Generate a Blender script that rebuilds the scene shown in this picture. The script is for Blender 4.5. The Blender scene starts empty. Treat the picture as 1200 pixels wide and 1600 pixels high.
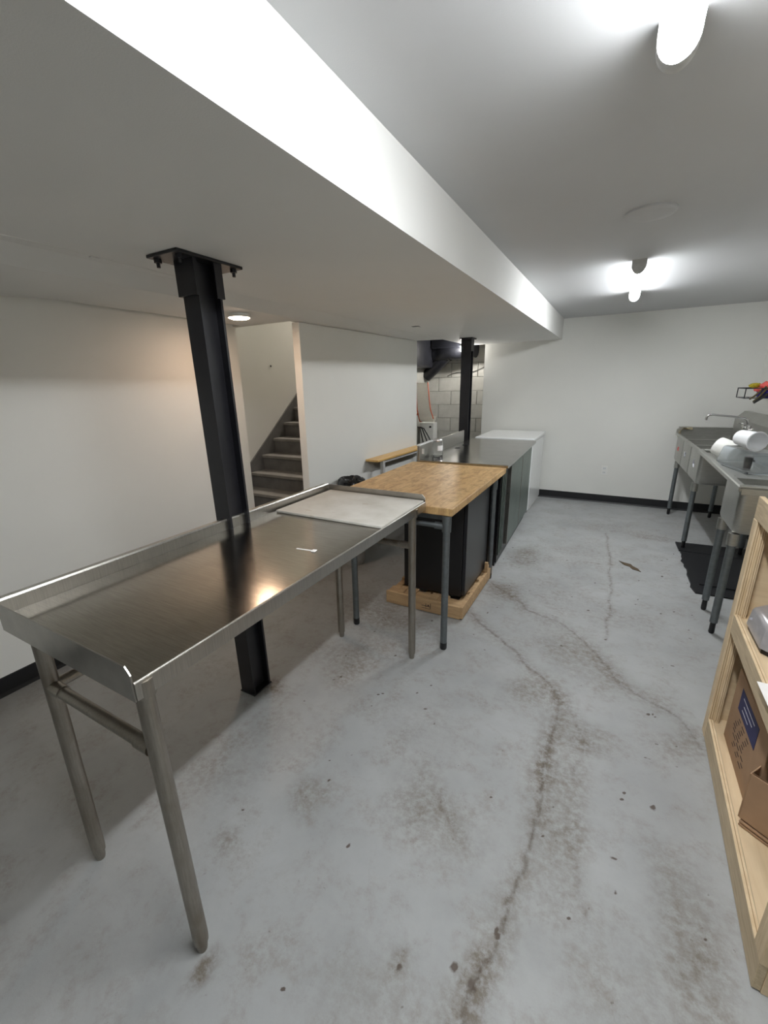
import bpy, bmesh, math, random
import numpy as np
from mathutils import Vector, Matrix, noise
random.seed(7)
rng = np.random.default_rng(7)
SC = bpy.context.scene
COL = SC.collection
PI = math.pi

# ---------------------------------------------------------------- camera
yaw, pitch, roll = 0.51413, 0.28931, -0.02269
cy, sy, cp, sp = math.cos(yaw), math.sin(yaw), math.cos(pitch), math.sin(pitch)
fw = Vector((-sy*cp, cy*cp, -sp)); rt = Vector((cy, sy, 0)); up = rt.cross(fw)
r2 = math.cos(roll)*rt + math.sin(roll)*up
u2 = -math.sin(roll)*rt + math.cos(roll)*up
cd = bpy.data.cameras.new('camera')
cd.lens = 36*659.85/1600; cd.sensor_width = 36; cd.sensor_fit = 'AUTO'
cd.shift_x = 13.55/1600; cd.shift_y = -1.64/1600
cd.clip_start = 0.02
cam = bpy.data.objects.new('camera', cd); COL.objects.link(cam)
cam.matrix_world = Matrix(((r2.x, u2.x, -fw.x, 0), (r2.y, u2.y, -fw.y, 0), (r2.z, u2.z, -fw.z, 1.5102), (0, 0, 0, 1)))
SC.camera = cam

# ---------------------------------------------------------------- world, exposure
w = bpy.data.worlds.new('world'); SC.world = w; w.use_nodes = True
w.node_tree.nodes['Background'].inputs[0].default_value = (0.02, 0.02, 0.022, 1)
w.node_tree.nodes['Background'].inputs[1].default_value = 1.0
SC.view_settings.view_transform = 'Standard'; SC.view_settings.look = 'None'
SC.view_settings.exposure = 3.05; SC.view_settings.gamma = 1.0
SC.view_settings.use_curve_mapping = False
TUBE = 16.0       # emission strength of the ceiling tube lenses
PUCK = 12.0       # the warm puck light at the stair foot
BULB = 90.0       # bare bulb in the nook
UPSTAIRS = 15.0   # lamp at the head of the stairs, watts

# the lamp that lights the stairwell from the floor above
ld = bpy.data.lights.new('stairhead_lamp', 'AREA'); ld.energy = UPSTAIRS; ld.size = 0.5; ld.color = (1.0, 0.9, 0.78)
lo = bpy.data.objects.new('stairhead_lamp', ld); COL.objects.link(lo); lo.location = (-2.8, 5.6, 4.35)

# ---------------------------------------------------------------- materials
def srgb(r, g, b):
    f = lambda c: (c/255/12.92) if c/255 <= 0.04045 else ((c/255+0.055)/1.055)**2.4
    return (f(r), f(g), f(b), 1)

class NT:
    def __init__(s, name):
        s.m = bpy.data.materials.new(name); s.m.use_nodes = True
        s.t = s.m.node_tree; s.b = s.t.nodes['Principled BSDF']; s.out = s.t.nodes['Material Output']
        s.tc = None
    def n(s, kind, **kw):
        x = s.t.nodes.new(kind)
        for k, v in kw.items(): setattr(x, k, v)
        return x
    def l(s, a, b): s.t.links.new(a, b)
    def coord(s, scale=(1, 1, 1), rot=(0, 0, 0), which='Object'):
        if s.tc is None: s.tc = s.n('ShaderNodeTexCoord')
        m = s.n('ShaderNodeMapping'); m.inputs['Scale'].default_value = scale; m.inputs['Rotation'].default_value = rot
        s.l(s.tc.outputs[which], m.inputs[0]); return m.outputs[0]
    def noise(s, vec, scale, detail=3, rough=0.5, dist=0.0):
        x = s.n('ShaderNodeTexNoise'); x.inputs['Scale'].default_value = scale
        x.inputs['Detail'].default_value = detail; x.inputs['Roughness'].default_value = rough
        x.inputs['Distortion'].default_value = dist
        s.l(vec, x.inputs['Vector']); return x.outputs['Fac']
    def ramp(s, fac, stops):
        x = s.n('ShaderNodeValToRGB'); e = x.color_ramp.elements
        while len(e) < len(stops): e.new(0.5)
        for i, (p, c) in enumerate(stops):
            e[i].position = p; e[i].color = c if hasattr(c, '__len__') else (c, c, c, 1)
        s.l(fac, x.inputs[0]); return x.outputs[0]
    def mix(s, fac, a, b, mode='MIX'):
        x = s.n('ShaderNodeMix'); x.data_type = 'RGBA'; x.blend_type = mode
        for i, v in ((0, fac), (6, a), (7, b)):
            if hasattr(v, 'is_linked'): s.l(v, x.inputs[i])
            else: x.inputs[i].default_value = v
        return x.outputs[2]
    def math(s, op, a, b=0.0, clamp=False):
        x = s.n('ShaderNodeMath', operation=op); x.use_clamp = clamp
        for i, v in ((0, a), (1, b)):
            if hasattr(v, 'is_linked'): s.l(v, x.inputs[i])
            else: x.inputs[i].default_value = v
        return x.outputs[0]
    def set(s, **kw):
        for k, v in kw.items():
            k = k.replace('_', ' ')
            if hasattr(v, 'is_linked'): s.l(v, s.b.inputs[k])
            else: s.b.inputs[k].default_value = v
    def bump(s, h, strength=0.2, dist=0.01):
        x = s.n('ShaderNodeBump'); x.inputs['Strength'].default_value = strength; x.inputs['Distance'].default_value = dist
        s.l(h, x.inputs['Height']); s.l(x.outputs[0], s.b.inputs['Normal'])

def plain(name, col, rough=0.5, metal=0.0, var=0.06, nscale=30, **kw):
    t = NT(name); v = t.coord()
    f = t.noise(v, nscale, 3)
    d = tuple(max(0, c*(1-var*2)) for c in col[:3])+(1,); e = tuple(min(1, c*(1+var*2)) for c in col[:3])+(1,)
    t.set(Base_Color=t.ramp(f, [(0.25, d), (0.75, e)]), Roughness=rough, Metallic=metal)
    if kw: t.set(**kw)
    return t.m

def paint(name, col, stipple=0.12, rough=0.75):
    t = NT(name); v = t.coord(which='Object')
    f = t.noise(v, 1.1, 4, 0.6); g = t.noise(v, 260, 2)
    d = tuple(c*0.95 for c in col[:3])+(1,)
    t.set(Base_Color=t.ramp(f, [(0.3, d), (0.7, col)]), Roughness=rough)
    t.bump(g, stipple, 0.002)
    return t.m

def steel(name, base, rough=0.3, brush=(1, 30, 1), streak=0.07, dirty=0.0):
    t = NT(name); v = t.coord(brush)
    f = t.noise(v, 14, 5, 0.6); g = t.noise(t.coord(), 5, 5, 0.65)
    lo_ = tuple(c*0.86 for c in base[:3])+(1,); hi_ = tuple(min(1, c*1.12) for c in base[:3])+(1,)
    c = t.ramp(f, [(0.3, lo_), (0.7, hi_)])
    if dirty: c = t.mix(t.ramp(g, [(0.45, 0), (0.75, dirty)]), c, srgb(120, 108, 92))
    rr = t.math('ADD', t.math('MULTIPLY', f, streak*2), t.math('MULTIPLY', g, 0.16))
    t.set(Base_Color=c, Metallic=1.0, Roughness=t.math('ADD', rr, rough-0.12))
    t.bump(f, 0.04, 0.001)
    return t.m

def wood(name, a, b, scale=1.0, axis=1, rough=0.55, knots=0.0):
    t = NT(name); s = [18*scale]*3; s[axis] = 1.6*scale
    v = t.coord(tuple(s))
    f = t.noise(v, 2.2, 6, 0.62, 0.4); g = t.noise(t.coord(), 3, 3)
    c = t.ramp(f, [(0.28, a), (0.7, b)])
    c = t.mix(t.ramp(g, [(0.5, 0.0), (0.8, 0.35)]), c, tuple(x*0.72 for x in a[:3])+(1,))
    t.set(Base_Color=c, Roughness=rough); t.bump(f, 0.12, 0.002)
    return t.m

M = {}
M['wall'] = paint('wall_paint', srgb(229, 229, 224))
M['ceiling'] = paint('ceiling_paint_dimmed', srgb(198, 199, 200))  # the soffit's white, darkened in the colour to hold the ceiling's dimness
M['soffit'] = paint('soffit_paint', srgb(222, 222, 219))
M['warmwall'] = M['wall']
M['black_rubber'] = plain('black_rubber', srgb(26, 27, 30), 0.45)
M['black_paint'] = plain('black_steel_paint', srgb(27, 27, 32), 0.38, 0.0, 0.1, 12)
M['black_plastic'] = plain('black_plastic', srgb(20, 20, 22), 0.35)
M['black_cabinet'] = plain('black_cabinet', srgb(24, 25, 29), 0.28, 0, 0.05, 6)
M['steel_top'] = steel('brushed_steel_top', srgb(172, 168, 161), 0.20, (1, 16, 1), 0.012, 0.12)
M['steel'] = steel('stainless_steel', srgb(176, 173, 167), 0.3, (1, 26, 1), 0.06)
M['steel_leg'] = steel('stainless_tube', srgb(158, 152, 143), 0.34, (14, 14, 1), 0.08, 0.5)
M['steel_sink'] = steel('sink_steel', srgb(182, 182, 177), 0.38, (1, 9, 22), 0.06, 0.1)
M['galvanized'] = steel('galvanized_tube', srgb(128, 134, 137), 0.5, (3, 3, 3), 0.08)
M['counter_steel'] = steel('counter_steel', srgb(172, 172, 170), 0.2, (1, 14, 1), 0.04)
M['door_steel'] = steel('door_steel', srgb(132, 144, 137), 0.42, (1, 1, 22), 0.04)
M['chrome'] = plain('chrome', srgb(215, 215, 215), 0.12, 1.0, 0.02)
M['white_enamel'] = plain('white_enamel', srgb(228, 230, 230), 0.22, 0, 0.01)
M['white_plastic'] = plain('white_plastic', srgb(232, 232, 228), 0.35, 0, 0.02)
M['lamp_cap'] = plain('lamp_end_cap', srgb(190, 190, 188), 0.5)
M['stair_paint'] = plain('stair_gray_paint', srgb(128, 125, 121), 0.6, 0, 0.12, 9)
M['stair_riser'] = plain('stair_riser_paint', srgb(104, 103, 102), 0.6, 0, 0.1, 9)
M['bench_wood'] = wood('bench_pine', srgb(206, 160, 92), srgb(232, 192, 124), 1, 1, 0.4)
M['pallet_wood'] = wood('pallet_wood', srgb(158, 128, 94), srgb(200, 168, 126), 1, 0, 0.8)
M['ply'] = wood('plywood_face', srgb(214, 188, 150), srgb(234, 212, 176), 0.6, 0, 0.6)
M['ply_y'] = wood('plywood_face_long', srgb(214, 188, 150), srgb(236, 214, 178), 0.6, 1, 0.6)
M['ply_edge'] = wood('plywood_edge', srgb(204, 180, 142), srgb(238, 218, 184), 2.5, 2, 0.65)
M['ply_edge_y'] = wood('plywood_edge_long', srgb(186, 166, 134), srgb(220, 202, 170), 2.5, 1, 0.65)
M['ply_line'] = plain('plywood_dark_veneer', srgb(150, 118, 80), 0.7)
M['cardboard'] = plain('cardboard', srgb(168, 136, 106), 0.85, 0, 0.05, 14)
M['cardboard_inside'] = plain('cardboard_core', srgb(112, 84, 60), 0.9, 0, 0.1, 60)
M['blue_ink'] = plain('blue_label_ink', srgb(46, 48, 92), 0.7)
M['dark_ink'] = plain('dark_ink', srgb(58, 44, 46), 0.8)
M['white_ink'] = plain('pale_ink', srgb(196, 196, 205), 0.7)
M['paper'] = plain('white_paper', srgb(238, 236, 234), 0.8, 0, 0.02)
M['duct'] = plain('black_duct_wrap', srgb(28, 29, 34), 0.35, 0, 0.25, 10)
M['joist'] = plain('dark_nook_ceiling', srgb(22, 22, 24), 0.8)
M['orange'] = plain('orange_plastic', srgb(206, 92, 42), 0.4)
M['cream'] = plain('cream_panel', srgb(242, 239, 230), 0.45, 0, 0.015)
M['appliance'] = plain('silver_gray_casing', srgb(176, 174, 177), 0.3, 0.3, 0.05, 40)
M['bag'] = plain('black_bag_film', srgb(14, 14, 16), 0.22)
M['yellow'] = plain('olive_yellow_scrubber', srgb(176, 160, 40), 0.8, 0, 0.2, 60)
M['pink'] = plain('coral_pink_glove', srgb(226, 98, 92), 0.6)
M['blue'] = plain('blue_violet_cloth', srgb(50, 46, 140), 0.8, 0, 0.3, 60)
M['brown'] = plain('brown_tongs', srgb(78, 66, 28), 0.5)
M['beige_cloth'] = plain('beige_cloth', srgb(200, 190, 160), 0.9, 0, 0.12, 40)
M['leaf'] = plain('brown_leaf', srgb(84, 70, 50), 0.8)

def emit(name, col, strength):
    t = NT(name); t.set(Base_Color=(0.9, 0.9, 0.9, 1)); t.b.inputs['Emission Color'].default_value = col
    t.b.inputs['Emission Strength'].default_value = strength; return t.m
M['tube'] = emit('tube_lens', (0.955, 0.98, 1.0, 1), TUBE)
M['tube_edge'] = emit('tube_lens_shoulder', (0.955, 0.98, 1.0, 1), TUBE*0.8)
M['tube_side'] = emit('tube_lens_side', (0.955, 0.98, 1.0, 1), TUBE*0.26)
M['tube_top'] = emit('tube_lens_upper_side', (0.955, 0.98, 1.0, 1), TUBE*0.055)
M['bulb'] = emit('bulb_glass', (1.0, 0.96, 0.9, 1), BULB)
M['puck'] = emit('puck_lens', (1.0, 0.69, 0.48, 1), PUCK)

def clear(name, col, rough=0.05, ior=1.35, trans=1.0):
    t = NT(name); t.set(Base_Color=col, Roughness=rough, IOR=ior); t.b.inputs['Transmission Weight'].default_value = trans
    return t.m
M['glass'] = clear('clear_glass', (0.97, 0.98, 0.98, 1), 0.02, 1.4)
M['clear_plastic'] = clear('clear_tray_plastic', (0.86, 0.90, 0.94, 1), 0.12, 1.35)
M['translucent'] = clear('translucent_white_plastic', (0.93, 0.94, 0.95, 1), 0.5, 1.3, 0.35)

# scratched white cutting board
t = NT('cutting_board_plastic'); v = t.coord(); f = t.noise(v, 7, 5, 0.6)
c = t.ramp(f, [(0.3, srgb(196, 193, 184)), (0.7, srgb(216, 214, 208))])
s_ = t.noise(t.coord((3, 9, 1), (0, 0, 0.3)), 3.2, 4, 0.6)
c = t.mix(t.ramp(s_, [(0.64, 0), (0.74, 0.55)]), c, srgb(164, 146, 118))
t.set(Base_Color=c, Roughness=0.5); M['board'] = t.m

# butcher block: glued staves with dark patches of wear
t = NT('butcher_block'); v = t.coord((1, 1, 1), (0, 0, PI/2))
b = t.n('ShaderNodeTexBrick'); t.l(v, b.inputs['Vector'])
b.inputs['Scale'].default_value = 1; b.inputs['Brick Width'].default_value = 0.36; b.inputs['Row Height'].default_value = 0.042
b.inputs['Mortar Size'].default_value = 0.0006; b.inputs['Mortar Smooth'].default_value = 0.3; b.inputs['Bias'].default_value = 0
b.inputs['Color1'].default_value = srgb(186, 148, 98); b.inputs['Color2'].default_value = srgb(214, 180, 126)
b.inputs['Mortar'].default_value = srgb(120, 84, 50); b.offset = 0.37
g = t.noise(t.coord((26, 2.2, 26)), 2.2, 6, 0.6, 0.3)
c = t.mix(0.5, b.outputs['Color'], t.ramp(g, [(0.3, srgb(166, 128, 82)), (0.72, srgb(218, 184, 132))]))
wv = t.noise(t.coord((9, 4.5, 1), (0, 0, 0.1)), 2.2, 6, 0.68, 0.9)
c = t.mix(t.ramp(wv, [(0.47, 0), (0.64, 0.62)]), c, srgb(132, 96, 58))
t.set(Base_Color=c, Roughness=0.48); t.bump(g, 0.08, 0.001); M['butcher'] = t.m

# floor: grey paint, worn, cracks and dirt carried as mesh attributes
t = NT('worn_painted_concrete'); v = t.coord()
def attr(nm):
    a = t.n('ShaderNodeAttribute'); a.attribute_name = nm; return a.outputs['Fac']
base = t.ramp(t.noise(v, 2.4, 6, 0.62), [(0.28, srgb(150, 152, 152)), (0.72, srgb(172, 174, 174))])
fine = t.noise(v, 34, 7, 0.74); mid = t.noise(v, 6.5, 6, 0.68, 0.3)
stain = attr('stain'); crack = attr('crack'); spot = attr('spot')
grit = t.ramp(fine, [(0.40, 0), (0.62, 1)])
bl = t.ramp(mid, [(0.46, 0), (0.64, 1)])
k1 = t.math('MULTIPLY', t.math('MULTIPLY', bl, grit), 0.5)
c = t.mix(k1, base, srgb(128, 118, 106))
k2 = t.math('MULTIPLY', t.math('MULTIPLY', stain, t.math('ADD', t.math('MULTIPLY', grit, 0.95), 0.3)), 0.95, True)
c = t.mix(k2, c, srgb(112, 104, 94))
fl = t.ramp(t.noise(v, 62, 4, 0.6), [(0.66, 0), (0.72, 1)])
fl2 = t.math('MULTIPLY', fl, t.math('ADD', t.math('MULTIPLY', bl, 0.7), t.math('MULTIPLY', stain, 0.5)), True)
c = t.mix(fl2, c, srgb(92, 82, 72))
c = t.mix(t.math('MULTIPLY', crack, t.math('ADD', 0.35, t.math('MULTIPLY', grit, 0.6)), True), c, srgb(84, 72, 60))
c = t.mix(t.ramp(spot, [(0.25, 0), (0.5, 0.95)]), c, srgb(78, 66, 56))
t.set(Base_Color=c, Roughness=t.math('ADD', 0.40, t.math('MULTIPLY', fine, 0.22)))
h = t.math('SUBTRACT', fine, t.math('MULTIPLY', crack, 1.5))
t.bump(h, 0.22, 0.004); M['floor'] = t.m

# ---------------------------------------------------------------- mesh helpers
def B(): return bmesh.new()
def add_box(bm, x0, x1, y0, y1, z0, z1, bev=0.0, mat=None, seg=1):
    x0, x1 = min(x0, x1), max(x0, x1); y0, y1 = min(y0, y1), max(y0, y1); z0, z1 = min(z0, z1), max(z0, z1)
    vs = [bm.verts.new(p) for p in ((x0,y0,z0),(x1,y0,z0),(x1,y1,z0),(x0,y1,z0),(x0,y0,z1),(x1,y0,z1),(x1,y1,z1),(x0,y1,z1))]
    fs = [bm.faces.new([vs[i] for i in q]) for q in ((3,2,1,0),(4,5,6,7),(0,1,5,4),(1,2,6,5),(2,3,7,6),(3,0,4,7))]
    if bev:
        es = list({e for f in fs for e in f.edges})
        r = bmesh.ops.bevel(bm, geom=es, offset=bev, segments=seg, profile=0.5, affect='EDGES')
        vs = list({v for f in r['faces'] for v in f.verts} | {v for v in vs if v.is_valid})
    if mat is not None: bmesh.ops.transform(bm, matrix=mat, verts=[v for v in vs if v.is_valid])
    return bm
def box(*a, **k): return add_box(B(), *a, **k)
def frame(d):
    d = d.normalized(); a = Vector((0, 0, 1)) if abs(d.z) < 0.95 else Vector((0, 1, 0))
    x = d.cross(a).normalized(); return x, d.cross(x).normalized()
def add_tube(bm, pts, r, seg=16, caps=True):
    pts = [Vector(p) for p in pts]; rs = r if hasattr(r, '__len__') else [r]*len(pts)
    rings = []; X = None
    for i, p in enumerate(pts):
        if i == 0: d = pts[1]-pts[0]
        elif i == len(pts)-1: d = pts[-1]-pts[-2]
        else: d = (pts[i+1]-p).normalized()+(p-pts[i-1]).normalized()
        if X is None: X, Y = frame(d)
        else:
            d = d.normalized(); X = (X-d*X.dot(d)).normalized(); Y = d.cross(X)
        rings.append([bm.verts.new(p+X*rs[i]*math.cos(2*PI*k/seg)+Y*rs[i]*math.sin(2*PI*k/seg)) for k in range(seg)])
    for a, b in zip(rings, rings[1:]):
        for k in range(seg): bm.faces.new((a[k], a[(k+1)%seg], b[(k+1)%seg], b[k]))
    if caps: bm.faces.new(rings[0][::-1]); bm.faces.new(rings[-1])
    return bm
def tube(*a, **k): return add_tube(B(), *a, **k)
def add_lathe(bm, prof, seg=32, mat=Matrix()):
    rings = []
    for r, z in prof:
        if r < 1e-6: rings.append([bm.verts.new(mat @ Vector((0, 0, z)))])
        else: rings.append([bm.verts.new(mat @ Vector((r*math.cos(2*PI*k/seg), r*math.sin(2*PI*k/seg), z))) for k in range(seg)])
    for a, b in zip(rings, rings[1:]):
        for k in range(seg):
            q = [a[k % len(a)], a[(k+1) % len(a)], b[(k+1) % len(b)], b[k % len(b)]]
            u = []
            for x in q:
                if x not in u: u.append(x)
            if len(u) > 2: bm.faces.new(u)
    return bm
def lathe(*a, **k): return add_lathe(B(), *a, **k)
def add_prism(bm, pts, d):      # closed polygon pts (3D) pushed along vector d
    d = Vector(d); a = [bm.verts.new(p) for p in pts]; b = [bm.verts.new(Vector(p)+d) for p in pts]
    n = len(pts); bm.faces.new(a[::-1]); bm.faces.new(b)
    for i in range(n): bm.faces.new((a[i], a[(i+1)%n], b[(i+1)%n], b[i]))
    return bm
def prism(*a): return add_prism(B(), *a)
def obj(name, bm, mat, parent=None, smooth=None, **props):
    bmesh.ops.recalc_face_normals(bm, faces=bm.faces)
    me = bpy.data.meshes.new(name); bm.to_mesh(me); bm.free()
    for m in (mat if isinstance(mat, (list, tuple)) else [mat]): me.materials.append(M[m] if isinstance(m, str) else m)
    if smooth is not None:
        for p in me.polygons: p.use_smooth = True
        try: me.set_sharp_from_angle(angle=math.radians(smooth))
        except Exception: pass
    o = bpy.data.objects.new(name, me); COL.objects.link(o)
    if parent is not None:
        o.parent = parent; o.matrix_parent_inverse = parent_world(parent).inverted()
    for k, v in props.items(): o[k] = v
    return o
def parent_world(p):
    m = p.matrix_basis.copy()
    return parent_world(p.parent) @ p.matrix_parent_inverse @ m if p.parent else m
def tag(o, label, cat, group=None):
    o['label'] = label; o['category'] = cat
    if group: o['group'] = group
    return o
def thing(name, label, cat, loc=(0, 0, 0), group=None):
    o = bpy.data.objects.new(name, None); COL.objects.link(o); o.location = loc; o.empty_display_size = 0.1
    return tag(o, label, cat, group)
def struct(name, bm, mat, parent=None, smooth=None):
    o = obj(name, bm, mat, parent, smooth)
    if parent is None: o['kind'] = 'structure'
    return o
def rotz(cx, cy_, a): return Matrix.Translation((cx, cy_, 0)) @ Matrix.Rotation(a, 4, 'Z') @ Matrix.Translation((-cx, -cy_, 0))

# ================================================================ SETTING
XL, XR, YB, YF = -2.614, 1.27, 5.985, -2.6
ZC, ZS = 2.234, 2.0
SX0, SX1 = -1.86, -0.694
# ---- floor, fine grid where the camera sees it
def axis_pts(segs):
    out = []
    for a, b, st in segs: out += list(np.arange(a, b-1e-6, st))
    out.append(segs[-1][1]); return np.array(out)
gx = axis_pts([(-3.5, -2.6, 0.15), (-2.6, -1.5, 0.03), (-1.5, 1.0, 0.0085), (1.0, 1.45, 0.05)])
gy = axis_pts([(-2.7, 0.2, 0.2), (0.2, 3.2, 0.0085), (3.2, 5.2, 0.014), (5.2, 7.4, 0.06)])
GX, GY = np.meshgrid(gx, gy)
P = np.stack([GX.ravel(), GY.ravel()], 1)
def vnoise(p, s, seed):
    r = np.random.default_rng(seed); n = 64; g = r.random((n, n))
    q = p*s; i = np.floor(q).astype(int); f = q-i; f = f*f*(3-2*f)
    a = g[i[:, 0] % n, i[:, 1] % n]; b_ = g[(i[:, 0]+1) % n, i[:, 1] % n]; c_ = g[i[:, 0] % n, (i[:, 1]+1) % n]; d_ = g[(i[:, 0]+1) % n, (i[:, 1]+1) % n]
    return (a*(1-f[:, 0])+b_*f[:, 0])*(1-f[:, 1])+(c_*(1-f[:, 0])+d_*f[:, 0])*f[:, 1]
def fbm(p, s, seed): return sum(vnoise(p, s*2**k, seed+k)*0.5**(k+1) for k in range(4))/0.9375
W = P + 0.035*np.stack([fbm(P, 7, 1)-.5, fbm(P, 7, 11)-.5], 1) + 0.02*np.stack([fbm(P, 26, 2)-.5, fbm(P, 26, 12)-.5], 1)
def dist_line(pts):
    best = np.full(len(W), 9.0)
    for (x0, y0), (x1, y1) in zip(pts, pts[1:]):
        a = np.array([x0, y0]); d = np.array([x1-x0, y1-y0]); tt = np.clip(((W-a)@d)/(d@d), 0, 1)
        best = np.minimum(best, np.linalg.norm(W-a-tt[:, None]*d, axis=1))
    return best
A_ = [(-0.731,2.587),(-0.599,2.435),(-0.455,2.346),(-0.328,2.223),(-0.267,2.143),(-0.133,2.053),(-0.081,1.957),(-0.068,1.821),(-0.084,1.645),(-0.089,1.531),(-0.077,1.326),(-0.082,1.155),(-0.099,1.05),(-0.109,0.933),(-0.101,0.874),(-0.111,0.811),(-0.141,0.752),(-0.159,0.693),(-0.158,0.5)]
B_ = [(-0.746,3.095),(-0.55,2.952),(-0.379,2.766),(-0.151,2.698),(-0.004,2.532),(0.127,2.329),(0.196,2.208),(0.252,2.173),(0.324,2.135),(0.422,2.078),(0.465,1.974),(0.489,1.91)]
C_ = [(0.054,4.722),(0.098,3.999),(0.117,3.488),(0.121,3.078),(0.111,2.832),(0.109,2.628)]
D_ = [(-0.081,1.957),(0.0,1.85),(0.05,1.7),(0.02,1.5)]
E_ = [(0.03,1.35),(0.05,1.2),(0.1,1.0)]
F_ = [(-0.42,1.2),(-0.36,1.12),(-0.3,1.07)]
crack = np.zeros(len(W)); stain = np.zeros(len(W)); spot = np.zeros(len(W))
for ln, wd, st, k in ((A_, 0.006, 0.05, 1), (B_, 0.006, 0.055, 0.9), (C_, 0.004, 0.015, 0.75), (D_, 0.004, 0.05, 0.45), (E_, 0.003, 0.02, 0.4), (F_, 0.004, 0.03, 0.6)):
    d = dist_line(ln); m = 0.45+0.75*fbm(P, 9, 30+len(ln))
    crack = np.maximum(crack, k*m*np.exp(-(d/wd)**2)); stain += 0.62*k*np.exp(-(d/st)**2)*(0.3+fbm(P, 6, 5))
def blob(x, y, rx, ry, a, ang=0.0):
    global stain
    dx, dy = W[:, 0]-x, W[:, 1]-y; u = dx*math.cos(ang)+dy*math.sin(ang); v = -dx*math.sin(ang)+dy*math.cos(ang)
    stain += a*np.exp(-((u/rx)**2+(v/ry)**2)**1.5)*(0.25+1.3*fbm(P, 8, int(abs(x*97+y*31)) % 50+60))
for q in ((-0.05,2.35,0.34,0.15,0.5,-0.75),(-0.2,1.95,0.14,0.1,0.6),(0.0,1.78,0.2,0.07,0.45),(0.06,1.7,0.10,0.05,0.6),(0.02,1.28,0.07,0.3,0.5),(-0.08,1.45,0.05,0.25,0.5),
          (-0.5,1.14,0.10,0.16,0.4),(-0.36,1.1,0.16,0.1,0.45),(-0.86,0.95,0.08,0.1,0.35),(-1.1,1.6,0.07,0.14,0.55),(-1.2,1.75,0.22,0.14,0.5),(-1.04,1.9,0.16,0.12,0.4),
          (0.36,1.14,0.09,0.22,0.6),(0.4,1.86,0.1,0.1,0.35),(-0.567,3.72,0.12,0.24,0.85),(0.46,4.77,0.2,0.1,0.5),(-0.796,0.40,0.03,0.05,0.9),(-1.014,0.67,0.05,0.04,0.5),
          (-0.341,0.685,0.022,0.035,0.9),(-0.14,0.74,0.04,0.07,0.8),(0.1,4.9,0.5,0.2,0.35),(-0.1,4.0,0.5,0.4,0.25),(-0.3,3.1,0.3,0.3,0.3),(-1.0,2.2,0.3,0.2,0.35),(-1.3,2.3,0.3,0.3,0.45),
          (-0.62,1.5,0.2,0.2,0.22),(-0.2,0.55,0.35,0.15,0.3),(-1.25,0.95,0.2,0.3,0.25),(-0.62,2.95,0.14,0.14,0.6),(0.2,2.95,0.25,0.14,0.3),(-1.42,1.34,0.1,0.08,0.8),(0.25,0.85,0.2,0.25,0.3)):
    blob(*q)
for k in range(190):
    x, y = rng.uniform(-1.3, 0.65), rng.uniform(0.45, 4.6); r = rng.uniform(0.0018, 0.0052)*(1+0.25*y)
    m = (abs(P[:, 0]-x) < 0.05) & (abs(P[:, 1]-y) < 0.05); e = rng.uniform(0.5, 1.6)
    spot[m] = np.maximum(spot[m], (0.2+1.2*vnoise(P[m], 140, 78))*np.exp(-(((W[m, 0]-x)*e)**2+((W[m, 1]-y)/e)**2)/r**2))
for x, y, r in ((0.188,1.502,0.012),(0.295,1.51,0.011),(-0.15,0.73,0.013),(-0.13,0.76,0.012),(-0.2,0.74,0.012),(-0.33,0.67,0.008),(0.2,1.53,0.008),(-0.11,0.86,0.012),(-0.16,0.63,0.012),(-0.62,0.86,0.006)):
    m = (abs(P[:, 0]-x) < 0.06) & (abs(P[:, 1]-y) < 0.06)
    spot[m] = np.maximum(spot[m], 0.95*np.exp(-((W[m, 0]-x)**2+((W[m, 1]-y)*0.7)**2)/(r*0.8)**2)*(0.1+1.5*vnoise(P[m], 130, 77)))
zf = -0.0014*np.clip(crack, 0, 1)
nx, ny = len(gx), len(gy)
me = bpy.data.meshes.new('floor'); co = np.stack([P[:, 0], P[:, 1], zf], 1).astype(np.float32)
ii = (np.arange(ny-1)[:, None]*nx+np.arange(nx-1)[None]).ravel()
quads = np.stack([ii, ii+1, ii+1+nx, ii+nx], 1).astype(np.int32)
me.vertices.add(len(co)); me.vertices.foreach_set('co', co.ravel())
me.loops.add(quads.size); me.loops.foreach_set('vertex_index', quads.ravel())
me.polygons.add(len(quads)); me.polygons.foreach_set('loop_start', np.arange(0, quads.size, 4, dtype=np.int32))
me.update(calc_edges=True)
for nm, a in (('stain', stain), ('crack', crack), ('spot', spot)):
    at = me.attributes.new(nm, 'FLOAT', 'POINT'); at.data.foreach_set('value', np.clip(a, 0, 1).astype(np.float32))
me.materials.append(M['floor'])
fo = bpy.data.objects.new('floor', me); COL.objects.link(fo); fo['kind'] = 'structure'

# ---- walls
struct('wall_left', box(XL-0.77, XL, YF, 2.53, 0, 2.3), 'wall')
struct('wall_back', box(-1.64, XR+0.1, YB, YB+0.1, 0, 2.4), 'wall')
struct('wall_right', box(XR, XR+0.1, YF, YB, 0, 2.4), 'wall')
struct('wall_front', box(XL-0.77, XR+0.1, YF-0.1, YF, 0, 2.4), 'wall')
pw = Matrix.Translation((-2.05, 2.585, 0)) @ Matrix.Rotation(-0.0508, 4, 'Z')
struct('wall_partition', box(-0.068, 0, 0, 1.872, 0, 1.953, 0.002, pw), 'wall')
struct('wall_stair_left', box(-3.48, -3.38, 2.53, 7.3, 0, 4.5), 'wall')
bm = prism([(-2.118, 2.56, 1.96), (-2.058, 2.56, 1.96), (-1.965, 4.45, 1.96), (-2.025, 4.45, 1.96)], (0, 0, 2.54))
struct('wall_stair_right', bm, 'wall')
struct('wall_stair_return', box(-2.72, -2.03, 4.452, 4.50, 0, 4.5), 'wall')
struct('wall_stair_beyond', box(-2.72, -2.66, 4.50, 7.3, 0, 4.5), 'wall')
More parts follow.
